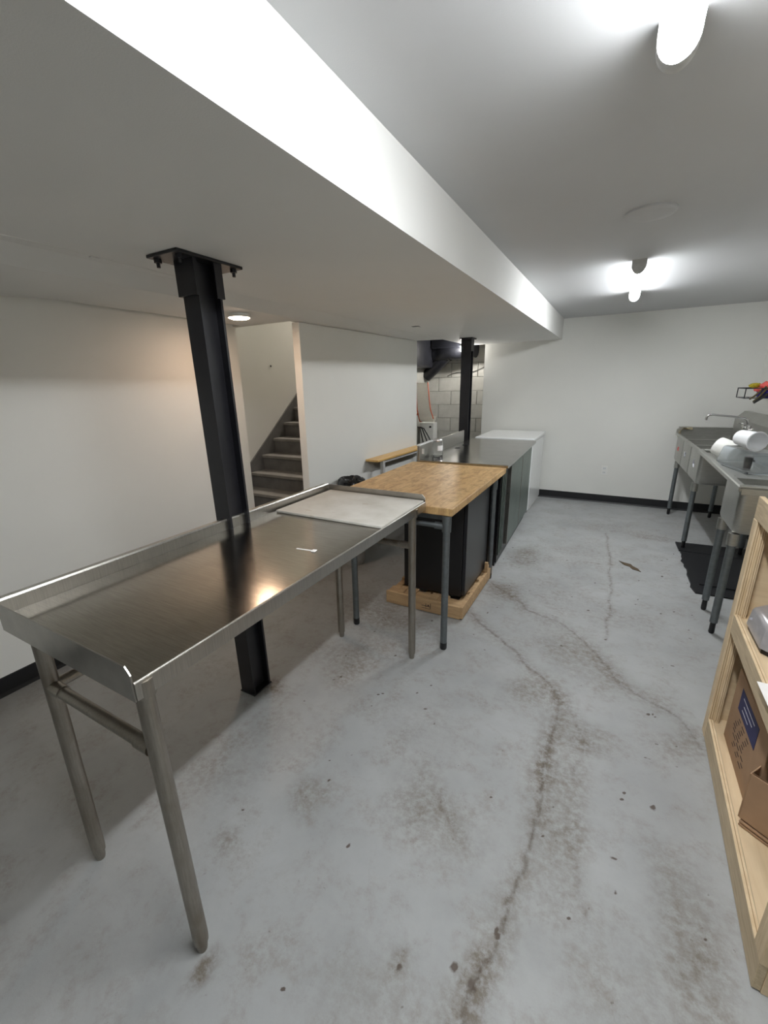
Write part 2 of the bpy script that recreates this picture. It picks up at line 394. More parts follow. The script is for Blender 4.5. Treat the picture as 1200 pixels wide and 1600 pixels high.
struct('wall_stair_back', box(-3.48, -2.66, 7.3, 7.4, 0, 4.5), 'wall')
struct('wall_stair_header', box(-3.38, -2.06, 2.50, 2.555, 1.958, 4.5), 'wall')
struct('ceiling_stairwell', box(-3.48, -1.9, 2.50, 7.4, 4.5, 4.6), 'ceiling')
# ---- ceilings
struct('ceiling', box(SX1, XR+0.1, YF-0.1, YB+0.1, ZC, ZC+0.1), 'ceiling')
bm = box(SX0, SX1, YF-0.1, YB, ZS, ZC+0.1)
add_box(bm, SX0, SX1, YB, YB+0.1, ZS+0.03, ZC+0.1)
struct('ceiling_soffit', bm, 'soffit')
# lower ceiling left of the soffit, joined to it by a short slope
bm = B()
Z2 = 1.955; QX = -1.985
def cell(pts):      # pts = [(x, y, z)] of the underside, closed upwards to 2.2
    lo_ = [bm.verts.new(p) for p in pts]; hi_ = [bm.verts.new((p[0], p[1], 2.2)) for p in pts]
    bm.faces.new(lo_); bm.faces.new(hi_[::-1]); n = len(pts)
    for k in range(n): bm.faces.new((lo_[k], lo_[(k+1) % n], hi_[(k+1) % n], hi_[k]))
cell([(SX0, YF, ZS), (QX, YF, Z2), (QX, 2.5, Z2), (SX0, 2.5, ZS)])
cell([(SX0, 2.5, ZS), (QX, 2.5, Z2), (-1.955, 4.45, Z2), (SX0, 4.97, ZS)])
cell([(QX, 2.5, Z2), (-2.06, 2.5, Z2), (-2.06, 2.58, Z2), (-1.99, 4.45, Z2), (-1.955, 4.45, Z2)])
cell([(QX, YF, Z2), (-2.42, YF, Z2), (-2.42, 2.5, Z2), (QX, 2.5, Z2)])
# near the left wall the plaster lifts again with a wavering edge
rows = []
for i in range(61):
    y = YF+i*(2.5-YF)/60
    wv_ = 0.03*noise.noise(Vector((y*1.1, 3.1, 0)))
    e = max(0.0, min(1.0, (y-1.05)/0.35))
    rows.append([(-2.42, y, Z2), (-2.50+0.02*(1-e)+wv_, y, Z2-0.002), (-2.53+wv_, y, Z2+0.004*e), (XL-0.02, y, Z2-0.004+0.034*e), (XL-0.02, y, 2.2), (-2.42, y, 2.2)])
vr = [[bm.verts.new(p) for p in r] for r in rows]
for a, b_ in zip(vr, vr[1:]):
    for k in range(6): bm.faces.new((a[k], a[(k+1) % 6], b_[(k+1) % 6], b_[k]))
bm.faces.new(vr[0]); bm.faces.new(vr[-1][::-1])
struct('ceiling_left', bm, 'soffit')
# ragged plaster seam along the crease
pts = []
for i in range(60):
    y = 0.2+i*(1.55-0.2)/59
    pts.append((-1.80-0.012*math.sin(y*5)+0.012*noise.noise(Vector((y*9, 0, 0))), y, ZS+0.0005))
rs = [0.0022+0.0022*abs(noise.noise(Vector((i*0.7, 5, 0)))) for i in range(60)]
bm = tube(pts, rs, 6); add_box(bm, -1.815, -1.80, 1.055, 1.085, ZS-0.003, ZS+0.002)
struct('trim_1', bm, 'soffit')
# ---- baseboards (black rubber cove base)
def base_prof(x, y, z, along, inward, L):
    n = Vector(inward)*0.006; f = Vector(inward)*0.014
    p = Vector((x, y, z))
    return prism([p, p+f, p+f*0.6+Vector((0,0,0.012)), p+n+Vector((0,0,0.02)), p+n+Vector((0,0,0.1)), p+Vector((0,0,0.102))], Vector(along)*L)
struct('baseboard_back', base_prof(-1.6, YB, 0, (1,0,0), (0,-1,0), 2.87), 'black_rubber')
struct('baseboard_left', base_prof(XL, YF, 0, (0,1,0), (1,0,0), 2.53-YF), 'black_rubber')
struct('baseboard_right', base_prof(XR, YF, 0, (0,1,0), (-1,0,0), YB-YF-0.02), 'black_rubber')

# ---- nook beyond the partition: painted blocks, dark ceiling, black duct
nk = struct('wall_nook', box(-2.75, -0.9, 6.43, 6.55, 0, 2.5), 'stair_riser')
t = NT('painted_block'); f = t.noise(t.coord(), 9, 5, 0.6); g = t.noise(t.coord(), 90, 3)
t.set(Base_Color=t.ramp(f, [(0.3, srgb(176, 175, 168)), (0.7, srgb(192, 191, 184))]), Roughness=0.8); t.bump(g, 0.35, 0.004); M['block'] = t.m
bmesh_cache = {}
for r in range(12):
    x = -2.64 - (0.2 if r % 2 else 0.0)
    while x < -0.95:
        x0, x1 = max(x, -2.64), min(x+0.393, -0.95)
        if x1-x0 > 0.02:
            key = (round(x1-x0, 3))
            o = obj('block', box(0, x1-x0, 0, 0.04, 0, 0.197, 0.004), 'block', None)
            o.parent = nk; o.location = (x0, 6.40+random.uniform(-0.002, 0.001), r*0.2)
        x += 0.4
nl = struct('wall_nook_left', box(-2.66, -2.60, 4.50, 6.43, 0, 2.5), 'block')
struct('wall_nook_right', box(-0.95, -0.9, 6.085, 6.43, 0, 2.5), 'block')
bm = box(-2.66, SX0, 4.45, 6.5, 2.45, 2.55); add_box(bm, SX0, -0.9, YB+0.1, 6.5, 2.3, 2.4)
for yy in (5.1, 5.5, 5.9, 6.3): add_box(bm, -2.66, SX0-0.001, yy, yy+0.04, 2.25, 2.45)
add_box(bm, SX0-0.012, SX0-0.001, 4.98, YB+0.1, ZS+0.012, 2.45)
add_prism(bm, [(-1.96, 4.462, Z2+0.008), (SX0, 4.982, ZS+0.01), (SX0, 4.982, 2.45), (-1.96, 4.462, 2.45)], (-0.012, 0.010, 0))
add_box(bm, -2.6, -1.97, 4.501, 4.512, 1.97, 2.45)
struct('ceiling_nook', bm, 'joist')
d = thing('air_duct', 'fat black wrapped duct high in the nook with a branch slanting down', 'duct', (-2.2, 5.7, 1.95))
pts = [(-2.59+0.085*i, 6.17+0.015*math.sin(i), 1.925+0.006*i+0.008*math.sin(i*1.7)) for i in range(10)]
rs = [0.125+0.007*math.sin(i*2.3)+0.004*math.cos(i*5) for i in range(10)]
obj('duct_run', tube(pts, rs, 24), 'duct', d, 40)
obj('duct_branch', tube([(-2.24, 6.18, 1.90), (-2.36, 6.2, 1.81), (-2.48, 6.22, 1.71), (-2.59, 6.24, 1.62)], [0.085, 0.09, 0.085, 0.08], 20), 'duct', d, 40)
obj('side_run', box(-2.598, -2.44, 4.9, 6.395, 1.73, 2.24, 0.03, seg=2), 'duct', d)
obj('upper_run', box(-2.43, -1.875, 6.02, 6.10, 1.985, 2.24, 0.02, seg=2), 'duct', d)
for px in (-2.2, -2.0):
    obj('strap', tube([(px, 6.17, 1.93+0.07*(px+2.6)), (px+0.02, 6.17, 1.93+0.07*(px+2.6))], 0.134, 24), 'black_plastic', d, 40)
tag(obj('wall_cable', tube([(-2.30+0.07*i, 6.385, 1.62+0.02*math.sin(i*0.9)+0.012*i) for i in range(15)], 0.004, 6), 'black_plastic', None, 60),
    'thin dark cable sagging across the block wall above the joints', 'cable')
bl_ = thing('bare_bulb', 'bare white bulb on a batten holder in the nook behind the far post', 'light', (-1.948, 5.94, 2.25))
obj('stem', tube([(-1.948, 5.94, 2.25), (-1.948, 5.94, 2.03)], 0.012, 12), 'white_plastic', bl_, 40)
obj('holder', lathe([(0, 0.07), (0.02, 0.07), (0.024, 0.03), (0.022, 0.0), (0, 0)], 18, Matrix.Translation((-1.948, 5.94, 1.99))), 'white_plastic', bl_, 40)
obj('bulb', lathe([(0.012, 0.035), (0.014, 0.02), (0.021, 0.0), (0.022, -0.012), (0.018, -0.025), (0.010, -0.032), (0, -0.034)], 20, Matrix.Translation((-1.948, 5.94, 1.962))), 'bulb', bl_, 60)
# curved cream panel with orange rims hung in the nook corner
sl = thing('curved_panel', 'cream J-shaped panel with orange rims hanging in the nook corner', 'panel', (-2.45, 5.9, 1.0))
prof = []
for i in range(7): prof.append((0.0-0.0*i, 0.60-0.072*i))
jx = [(-2.60, 1.53), (-2.50, 1.36), (-2.42, 1.24), (-2.36, 1.15), (-2.325, 1.08), (-2.325, 1.03), (-2.36, 1.0), (-2.43, 0.995), (-2.49, 1.02), (-2.52, 1.07)]
# the panel faces the room: profile in (y,z) leaning out, width along x
py = [(5.86, 1.53), (5.80, 1.40), (5.74, 1.27), (5.69, 1.16), (5.66, 1.09), (5.655, 1.04), (5.68, 1.005), (5.73, 0.995), (5.78, 1.02), (5.80, 1.07)]
bm = B(); q = []
for i, (y, z) in enumerate(py):
    xo = 0.14*min(1, i/4.5)
    q.append([bm.verts.new((-2.58+xo-(0.02 if i > 6 else 0), y, z)), bm.verts.new((-2.415+xo*1.25, y, z))])
for a, b_ in zip(q, q[1:]): bm.faces.new((a[0], a[1], b_[1], b_[0]))
bmesh.ops.solidify(bm, geom=bm.faces[:], thickness=0.012)
obj('panel', bm, 'cream', sl, 50)
obj('rim', tube([(-2.41+0.14*min(1, i/4.5)*1.25, y+0.016, z) for i, (y, z) in enumerate(py[:6])], 0.007, 8), 'orange', sl, 60)
obj('rim', tube([(-2.585+0.14*min(1, i/4.5), y+0.012, z) for i, (y, z) in enumerate(py)], 0.013, 8), 'orange', sl, 60)
obj('roller', tube([(-2.50, 5.76, 1.09), (-2.38, 5.76, 1.09)], 0.035, 16), 'black_plastic', sl, 40)
obj('bracket', tube([(-2.57, 5.74, 1.06), (-2.47, 5.74, 1.12), (-2.43, 5.74, 1.08)], 0.016, 8), 'orange', sl, 50)
ub = thing('utility_box', 'light grey metal box with black cables under the cream panel', 'box', (-2.45, 5.95, 0.6))
obj('casing', box(-2.56, -2.34, 5.95, 6.1, 0.0, 0.96, 0.006), 'white_plastic', ub)
obj('cap_screw', lathe([(0, 0), (0.016, 0), (0.016, 0.012), (0, 0.014)], 12, Matrix.Translation((-2.39, 5.95, 0.90)) @ Matrix.Rotation(PI/2, 4, 'X')), 'black_plastic', ub)
for k in range(3):
    obj('cable', tube([(-2.57+0.02*k, 5.90, 0.90), (-2.52+0.03*k, 5.87, 0.88), (-2.49+0.05*k, 5.86, 0.78), (-2.47+0.07*k, 5.88, 0.66), (-2.46+0.07*k, 5.94, 0.62)], 0.008, 8), 'black_plastic', ub, 60)

# ================================================================ STAIRS
RISE, RUN, Y1 = 0.16, 0.196, 2.68
stc = thing('staircase', 'grey painted wooden stairs rising behind the partition', 'stairs', (-2.85, 2.68, 0))
tm = None
for i in range(1, 15):
    xr_ = -2.13 if i < 9 else -2.73
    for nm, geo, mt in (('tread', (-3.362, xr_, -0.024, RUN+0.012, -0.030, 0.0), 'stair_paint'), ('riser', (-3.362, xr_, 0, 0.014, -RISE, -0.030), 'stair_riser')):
        if i in (1, 9):
            ob = obj(nm, box(*geo, bev=0.004 if nm == 'tread' else 0), mt, None)
            if nm == 'tread': m_tread = ob.data
            else: m_riser = ob.data
        else:
            ob = bpy.data.objects.new(nm, m_tread if nm == 'tread' else m_riser); COL.objects.link(ob)
        ob.parent = stc; ob.location = Vector((0, Y1+RUN*(i-1), RISE*i))-stc.location
ny_ = Vector((0, RUN, RISE)).normalized()
def skirt(x0, x1, i0, i1, lo_, hi):
    a = Vector((x0, Y1+RUN*i0, RISE*(i0+1))); b_ = Vector((x0, Y1+RUN*i1, RISE*(i1+1)))
    return prism([a+Vector((0, 0, lo_)), b_+Vector((0, 0, lo_)), b_+Vector((0, 0, hi)), a+Vector((0, 0, hi))], (x1-x0, 0, 0))
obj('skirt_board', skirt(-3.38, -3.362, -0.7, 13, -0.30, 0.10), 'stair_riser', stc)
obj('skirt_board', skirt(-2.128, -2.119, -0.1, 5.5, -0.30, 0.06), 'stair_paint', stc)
struct('floor_upper', box(-3.38, -2.72, Y1+RUN*13+0.22, 7.2, 2.1, 2.24), 'stair_paint')
tag(obj('wood_offcut', box(-3.0, -2.86, 4.06, 4.16, 1.281, 1.36, 0.004), 'bench_wood'), 'small light wood offcut lying on an upper stair', 'wood block')
tag(obj('wall_nail', lathe([(0, 0), (0.009, 0), (0.009, 0.006), (0, 0.008)], 10, Matrix.Translation((-3.379, 3.72, 1.736)) @ Matrix.Rotation(PI/2, 4, 'Y')), 'black_plastic'),
    'tiny dark nail head in the stairwell wall', 'nail')
# puck light
pk = thing('puck_light', 'small round warm white ceiling light at the foot of the stairs', 'light', (-2.14, 2.11, 1.955))
obj('housing', lathe([(0, 0.0), (0.072, 0.0), (0.074, -0.018), (0.066, -0.022), (0.063, -0.016), (0, -0.016)], 32, Matrix.Translation((-2.14, 2.11, 1.9545))), 'white_plastic', pk, 40)
obj('lens', lathe([(0.063, -0.017), (0.061, -0.024), (0.045, -0.029), (0, -0.031)], 32, Matrix.Translation((-2.14, 2.11, 1.9545))), 'puck', pk, 40)

# ================================================================ CEILING FITTINGS
def tube_light(x, y0, y1, label):
    z1 = ZC
    tl = thing('tube_light', label, 'light', (x, (y0+y1)/2, z1), 'ceiling tube lights')
    def D(rx, rz, dz=0.0, n=24):
        return [(rx*math.cos(PI+PI*k/n), -0.028+rz*math.sin(PI+PI*k/n)+dz) for k in range(n+1)]
    obj('base', box(x-0.033, x+0.033, y0+0.01, y1-0.01, z1-0.028, z1), 'lamp_cap', tl)
    pts = [(x-0.040, y0+0.035, z1-0.012)] + [(x+a, y0+0.035, z1+b_) for a, b_ in D(0.040, 0.052)] + [(x+0.040, y0+0.035, z1-0.012)]
    ln = obj('lens', prism(pts, (0, y1-y0-0.07, 0)), ['tube', 'tube_edge', 'tube_side', 'tube_top'], tl, 40)
    for p in ln.data.polygons:      # the LED strip inside faces down, so the sides of the diffuser glow less
        p.material_index = 0 if p.normal.z < -0.8 else 1 if p.normal.z < -0.52 else 2 if p.normal.z < -0.22 else 3
    for ya, yb in ((y0, y0+0.035), (y1-0.035, y1)):
        pts = [(x-0.041, ya, z1)] + [(x+a, ya, z1+b_) for a, b_ in D(0.041, 0.053)] + [(x+0.041, ya, z1)]
        bm = prism(pts, (0, yb-ya, 0))
        obj('end_cap', bm, 'lamp_cap' if ya < (y0+y1)/2 else 'lamp_cap', tl, 40)
    for q in (0.25, 0.75):
        yy = y0+(y1-y0)*q
        obj('clip', box(x-0.046, x+0.046, yy, yy+0.008, z1-0.012, z1-0.001, 0.002), 'lamp_cap', tl)
    return tl
tube_light(0.012, 3.43, 4.62, 'far white tube light on the ceiling towards the back wall')
tube_light(0.02, 0.12, 1.345, 'near white tube light on the ceiling at the top of the picture')
tag(obj('ceiling_disc', lathe([(0.104, 0.002), (0.104, -0.008), (0.096, -0.015), (0.05, -0.018), (0, -0.018)], 40, Matrix.Translation((0.025, 2.545, ZC))), 'ceiling', None, 40),
    'flat round white cover plate on the ceiling between the two tube lights', 'cover plate')
hb = thing('ceiling_patch', 'small dark hole with a loose flap in the soffit underside', 'ceiling hole', (-1.64, 3.7, ZS))
obj('hole_dark_plate', box(-1.675, -1.61, 3.69, 3.73, ZS-0.002, ZS+0.001, 0.0008), 'black_plastic', hb)  # flat black plate standing in for the shade inside the hole
obj('flap', box(-0.02, 0.03, -0.012, 0.012, -0.001, 0.001, mat=Matrix.Translation((-1.61, 3.68, ZS-0.006)) @ Matrix.Rotation(0.3, 4, 'Y')), 'ceiling', hb)

# outlet on back wall
ot = thing('wall_outlet', 'white double power outlet on the back wall above the black baseboard', 'outlet', (-0.05, YB, 0.417))
obj('cover', box(-0.085, -0.015, YB-0.007, YB, 0.36, 0.475, 0.003), 'white_plastic', ot)
for zz in (0.392, 0.443):
    s = obj('socket', box(-0.067, -0.033, YB-0.009, YB-0.006, zz-0.015, zz+0.015, 0.002), 'white_enamel', ot)
    obj('slot', add_box(box(-0.060, -0.057, YB-0.0095, YB-0.008, zz-0.003, zz+0.008), -0.044, -0.041, YB-0.0095, YB-0.008, zz-0.003, zz+0.008), 'black_plastic', s)

# ================================================================ STEEL POSTS
p1 = thing('steel_post', 'near black steel H-section post behind the stainless table, bolted to the soffit', 'post', (-1.49, 1.315, 0))
bm = B(); x0, x1, y0, y1 = -1.533, -1.443, 1.258, 1.374; xm = -1.488; th = 0.011
prof = [(x0,y0),(x1,y0),(x1,y0+th),(xm+0.012,y0+th),(xm+0.012,y1-th),(x1,y1-th),(x1,y1),(x0,y1),(x0,y1-th),(xm-0.012,y1-th),(xm-0.012,y0+th),(x0,y0+th)]
LX = -0.024
def shear(bm):   # the post stands slightly out of plumb
    for v in bm.verts: v.co.x += LX*v.co.z/2.0; v.co.y -= 0.012*v.co.z/2.0
    return bm
obj('column', shear(prism([(a, b_, 0.004) for a, b_ in prof], (0, 0, 1.986))), 'black_paint', p1)
bm = box(x0-0.012, x0-0.001, y0-0.008, y1+0.004, 1.86, 1.99); add_box(bm, x0-0.012, x1+0.006, y0-0.012, y0-0.001, 1.86, 1.99)
add_box(bm, x1+0.001, x1+0.007, y1-0.03, y1+0.006, 1.86, 1.99); add_box(bm, x0-0.012, x1+0.006, y1+0.001, y1+0.010, 1.86, 1.99)
obj('cap_sleeve', shear(bm), 'black_paint', p1)
obj('cap_plate', shear(box(-1.60, -1.425, 1.17, 1.49, 1.988, 1.9995, 0.002)), 'black_rubber', p1)
for bx_, by_ in ((-1.575, 1.20), (-1.45, 1.20), (-1.575, 1.46), (-1.45, 1.46)):
    obj('bolt', shear(add_lathe(B(), [(0, -0.03), (0.007, -0.03), (0.007, -0.014), (0.014, -0.014), (0.014, 0.0), (0, 0)], 6, Matrix.Translation((bx_, by_, 1.988)))), 'black_paint', p1)
obj('base_grout', box(x0-0.006, x1+0.006, y0-0.006, y1+0.006, 0, 0.006, 0.002), 'black_paint', p1)
p2 = thing('steel_post', 'far black square steel post rising behind the work counter', 'post', (-1.575, 5.01, 0))
bm = prism([(-1.632,4.97,0.0),(-1.522,4.97,0.0),(-1.522,4.978,0),(-1.57,4.978,0),(-1.57,5.06,0),(-1.522,5.06,0),(-1.522,5.07,0),(-1.632,5.07,0)], (0,0,1.99))
obj('column', bm, 'black_paint', p2)
bm = box(-1.636, -1.518, 4.966, 5.074, 1.86, 1.99); obj('sleeve', bm, 'black_paint', p2)
obj('cap_plate', box(-1.65, -1.50, 4.94, 5.10, 1.985, 1.9995, 0.002), 'black_paint', p2)

# ================================================================ STAINLESS TABLE
TX0, TX1, TY0, TY1, TZ, UP = -1.4735, -0.8425, 0.4108, 2.04, 0.90, 0.042
tb = thing('steel_table', 'long stainless steel work table with raised rims on back and both ends', 'table', (-1.158, 1.225, 0))
obj('table_top', box(TX0, TX1, TY0, TY1, TZ-0.004, TZ, 0.0015), 'steel_top', tb)
bm = B()
add_box(bm, TX0-0.012, TX0, TY0-0.001, TY1+0.001, TZ-0.04, TZ+UP, 0.002)
add_prism(bm, [(TX0-0.012, TY0, TZ+UP), (TX0, TY0, TZ+UP), (TX0-0.004, TY0, TZ+UP+0.006), (TX0-0.03, TY0, TZ+UP+0.004), (TX0-0.03, TY0, TZ+UP-0.01)], (0, TY1-TY0, 0))
obj('back_rim', bm, 'steel', tb)
for y0, y1 in ((TY0-0.0035, TY0), (TY1, TY1+0.0035)):
    bm = prism([(TX0, y0, TZ-0.045), (TX1-0.001, y0, TZ-0.045), (TX1-0.001, y0, TZ+UP*0.55), (TX1-0.018, y0, TZ+UP), (TX0, y0, TZ+UP)], (0, y1-y0, 0))
    obj('end_rim', bm, 'steel', tb)
bm = box(TX1, TX1+0.0035, TY0, TY1, TZ-0.042, TZ+0.001); add_tube(bm, [(TX1-0.002, TY0, TZ-0.001), (TX1-0.002, TY1, TZ-0.001)], 0.005, 10)
obj('front_apron', bm, 'steel', tb)
obj('underframe', add_box(add_box(box(TX0+0.05, TX1-0.03, TY0+0.02, TY0+0.07, TZ-0.035, TZ-0.005), TX0+0.05, TX1-0.03, TY1-0.07, TY1-0.02, TZ-0.035, TZ-0.005), -1.2, -1.1, TY0+0.07, TY1-0.07, TZ-0.035, TZ-0.005), 'steel', tb)
LXF, LXB, LYN, LYF, LR = -0.862, -1.344, 0.438, 1.915, 0.0205
for x, y in ((LXF, LYN), (LXB, LYN), (LXF, LYF), (LXB, LYF)):
    sx = 0.024 if (x == LXF and y == LYN) else 0.0
    lg = obj('leg', tube([(x, y, TZ-0.006), (x+sx, y, 0.055)], LR, 24), 'steel_leg', tb, 40)
    obj('foot', lathe([(0, 0.0), (0.013, 0.0), (0.015, 0.012), (0.015, 0.03), (0.0195, 0.034), (0.0205, 0.056), (0, 0.056)], 20, Matrix.Translation((x+sx, y, 0))), 'steel_leg', lg, 30)
    if x == LXF: obj('gusset', tube([(x, y, TZ-0.006), (x, y, TZ-0.05)], 0.027, 20), 'steel_leg', tb, 40)
SZ = 0.69
for y in (LYN, LYF):
    obj('stretcher', tube([(LXB+0.015, y, SZ), (LXF-0.015, y, SZ)], 0.0165, 18), 'steel_leg', tb, 40)
    for xx, sg in ((LXB, 1), (LXF, -1)): obj('socket', tube([(xx+sg*0.012, y, SZ), (xx+sg*0.065, y, SZ)], 0.0195, 18), 'steel_leg', tb, 40)
obj('stretcher', tube([(LXB, LYN+0.015, SZ), (LXB, LYF-0.015, SZ)], 0.0165, 18), 'steel_leg', tb, 40)
# things on it
bm = box(-1.455, -0.846, 1.548, 2.03, TZ+0.0005, TZ+0.0135, 0.004, seg=2)
tag(obj('cutting_board', bm, 'board', None, 40), 'large white plastic cutting board at the far end of the stainless table', 'cutting board')
ts = thing('tape_scrap', 'small curled scrap of white tape lying on the stainless table', 'tape', (-0.985, 1.2, TZ))
obj('strip', box(-0.045, 0.03, -0.004, 0.004, 0.0004, 0.0012, mat=Matrix.Translation((-0.993, 1.205, TZ)) @ Matrix.Rotation(0.12, 4, 'Z')), 'paper', ts)
obj('end_fold', box(-0.012, 0.006, -0.014, 0.008, 0.0012, 0.004, 0.001, Matrix.Translation((-0.955, 1.21, TZ)) @ Matrix.Rotation(0.2, 4, 'Z')), 'paper', ts)

# ================================================================ BUTCHER BLOCK TABLE
bt = thing('butcher_block_table', 'worktable with a thick maple butcher block top on galvanized legs', 'table', (-1.09, 2.7, 0))
obj('table_top', box(-1.489, -0.698, 2.066, 3.322, 0.829, 0.8715, 0.003), 'butcher', bt)
for yy in (2.11, 3.24): obj('cross_rail', box(-1.43, -0.755, yy, yy+0.025, 0.79, 0.829), 'galvanized', bt)
BL = [(-0.733, 2.082), (-1.337, 2.082), (-0.742, 3.15), (-1.337, 3.15)]
for x, y in BL:
    lg = obj('leg', tube([(x, y, 0.82), (x, y, 0.045)], 0.0195, 20), 'galvanized', bt, 40)
    obj('foot', lathe([(0, 0), (0.017, 0), (0.0205, 0.008), (0.0205, 0.045), (0, 0.047)], 18, Matrix.Translation((x, y, 0))), 'black_plastic', lg, 30)
    obj('socket', tube([(x, y, 0.828), (x, y, 0.735)], [0.026, 0.0245], 20), 'galvanized', bt, 40)
for y in (2.082, 3.15):
    obj('stretcher', tube([(-1.337, y, 0.765), (-0.74, y, 0.765)], 0.0145, 14), 'galvanized', bt, 40)
    obj('socket', tube([(-0.735, y, 0.765), (-0.80, y, 0.765)], 0.0195, 16), 'galvanized', bt, 40)
obj('stretcher', tube([(-1.337, 2.082, 0.765), (-1.337, 3.15, 0.765)], 0.0145, 14), 'galvanized', bt, 40)

# pallet with black cabinet
pl = thing('wooden_pallet', 'low pale wooden pallet on the floor under the butcher block table', 'pallet', (-1.02, 2.8, 0))
obj('end_board', box(-1.295, -0.748, 2.425, 2.447, 0.004, 0.094, 0.002), 'pallet_wood', pl)
obj('end_board', box(-1.295, -0.748, 3.17, 3.192, 0.004, 0.094, 0.002), 'pallet_wood', pl)
for a, b_ in ((-1.293, -1.245), (-1.05, -1.01), (-0.80, -0.75)):
    obj('runner', box(a, b_, 2.448, 3.168, 0.0, 0.07, 0.002), 'pallet_wood', pl)
for a, b_ in ((2.449, 2.535), (2.68, 2.76), (2.90, 2.98), (3.08, 3.165)):
    obj('deck_board', box(-1.292, -0.752, a, b_, 0.0705, 0.088, 0.002), 'pallet_wood', pl)
for a, b_ in ((-1.22, -1.17), (-1.13, -1.085), (-0.98, -0.92), (-0.905, -0.855)):
    obj('block', box(a, b_, 2.449, 2.545, 0.0885, 0.098, 0.002), 'pallet_wood', pl)
obj('side_rail', box(-0.748, -0.728, 2.425, 3.19, 0.012, 0.098, 0.002), 'pallet_wood', pl)
obj('corner_cleat', add_box(box(-0.752, -0.728, 3.03, 3.05, 0.0985, 0.18, 0.002), -0.752, -0.728, 3.05, 3.075, 0.0985, 0.15, 0.002), 'pallet_wood', pl)
bm = box(-1.02, -0.955, 2.4243, 2.4252, 0.045, 0.049); add_box(bm, -0.99, -0.986, 2.4243, 2.4252, 0.035, 0.065); add_box(bm, -0.957, -0.953, 2.4243, 2.4252, 0.03, 0.072)
add_box(bm, -1.02, -0.955, 2.4243, 2.4252, 0.028, 0.031); add_box(bm, -0.975, -0.965, 2.4243, 2.4252, 0.05, 0.06)
obj('stamp', bm, 'dark_ink', pl)
bc = thing('black_cabinet', 'boxy black cabinet standing on the pallet under the butcher block', 'cabinet', (-0.98, 2.8, 0.098))
obj('body', box(-1.212, -0.785, 2.553, 3.10, 0.1, 0.775, 0.004), 'black_plastic', bc)
obj('door', box(-0.783, -0.759, 2.556, 3.095, 0.115, 0.772, 0.004), 'black_cabinet', bc)
obj('grille', box(-0.784, -0.775, 2.57, 3.08, 0.1, 0.113), 'black_plastic', bc)
obj('door_badge', box(-0.7588, -0.7578, 3.0, 3.05, 0.70, 0.706), 'chrome', bc)

# ================================================================ REFRIGERATED COUNTER
fc = Vector((-1.11, 4.18, 0))
FR = Matrix.Translation(fc) @ Matrix.Rotation(0.030, 4, 'Z') @ Matrix.Translation(-fc)
fr = thing('refrigerated_counter', 'refrigerated counter with a dark steel worktop and grey-green doors', 'counter', fc)
FX0, FX1, FY0, FY1 = -1.475, -0.715, 3.36, 5.02
def fpart(name, geo, mt, bev=0.0, parent=None): return obj(name, box(*geo, bev=bev, mat=FR), mt, parent or fr)
FX0 = -1.46
fpart('worktop', (FX0, FX1, FY0-0.02, 4.95, 0.858, 0.885), 'counter_steel', 0.003)
fpart('body', (FX0+0.02, -0.79, FY0+0.02, 4.93, 0.10, 0.857), 'black_cabinet')
fpart('backsplash', (FX0-0.016, FX0+0.001, FY0-0.02, 4.70, 0.858, 1.005), 'steel', 0.003)
fpart('back_cap', (FX0-0.03, FX0+0.004, FY0-0.02, FY0+0.33, 1.004, 1.014), 'white_enamel', 0.002)
fpart('side_cheek', (FX0-0.016, FX0-0.010, FY0-0.026, FY0-0.02, 0.858, 1.004), 'steel')
fpart('kick_plate', (FX0+0.05, -0.785, FY0+0.03, 4.9, 0.0, 0.099), 'black_plastic')
fpart('vent_panel', (-0.788, -0.772, FY0+0.03, 3.68, 0.03, 0.83), 'black_plastic', 0.003)
for a in (3.42, 3.485, 3.55): fpart('vent_strip', (-0.771, -0.762, a, a+0.022, 0.09, 0.82), 'door_steel', 0.002)
for a, b_ in ((3.70, 4.295), (4.31, 4.90)):
    dr = fpart('door', (-0.787, -0.748, a, b_, 0.095, 0.838), 'door_steel', 0.004)
    fpart('door_edge', (-0.788, -0.7465, a, a+0.012, 0.095, 0.838), 'steel', 0.001, dr)
    fpart('handle', (-0.762, -0.742, (a+0.02 if a > 4 else b_-0.20), (a+0.20 if a > 4 else b_-0.02), 0.836, 0.852), 'black_plastic', 0.003, dr)
for x, y in ((-1.36, 4.12), (-1.355, 4.36)):
    bm = lathe([(0.021, 0.0005), (0.028, 0.0008), (0.030, 0.0035), (0.022, 0.004), (0.020, 0.001), (0, 0.001)], 20, Matrix.Translation((x, y, 0.885)))
    obj('drain_hole', bm, 'black_plastic', fr, 30)
# jar
jr = thing('glass_jar', 'clear glass jar with a white label standing on the steel worktop', 'jar', (-1.372, 3.60, 0.886))
JM = Matrix.Translation((-1.372, 3.60, 0.8865))
obj('glass_body', lathe([(0, 0), (0.043, 0), (0.048, 0.006), (0.048, 0.105), (0.043, 0.12), (0.037, 0.126), (0.037, 0.132), (0.034, 0.132), (0.034, 0.126), (0.040, 0.118), (0.0445, 0.103), (0.0445, 0.01), (0.04, 0.005), (0, 0.005)], 40, JM), 'glass', jr, 40)
obj('lid', lathe([(0.038, 0.128), (0.042, 0.128), (0.043, 0.131), (0.043, 0.145), (0.040, 0.149), (0, 0.149)], 36, JM), 'chrome', jr, 40)
bm = B(); ring = []
for k in range(9):
    a = -1.25+k*0.14; ring.append([bm.verts.new(JM @ Vector((0.0487*math.cos(a), 0.0487*math.sin(a), z))) for z in (0.05, 0.095)])
for a, b_ in zip(ring, ring[1:]): bm.faces.new((a[0], b_[0], b_[1], a[1]))
obj('jar_label', bm, 'paper', jr, 40)
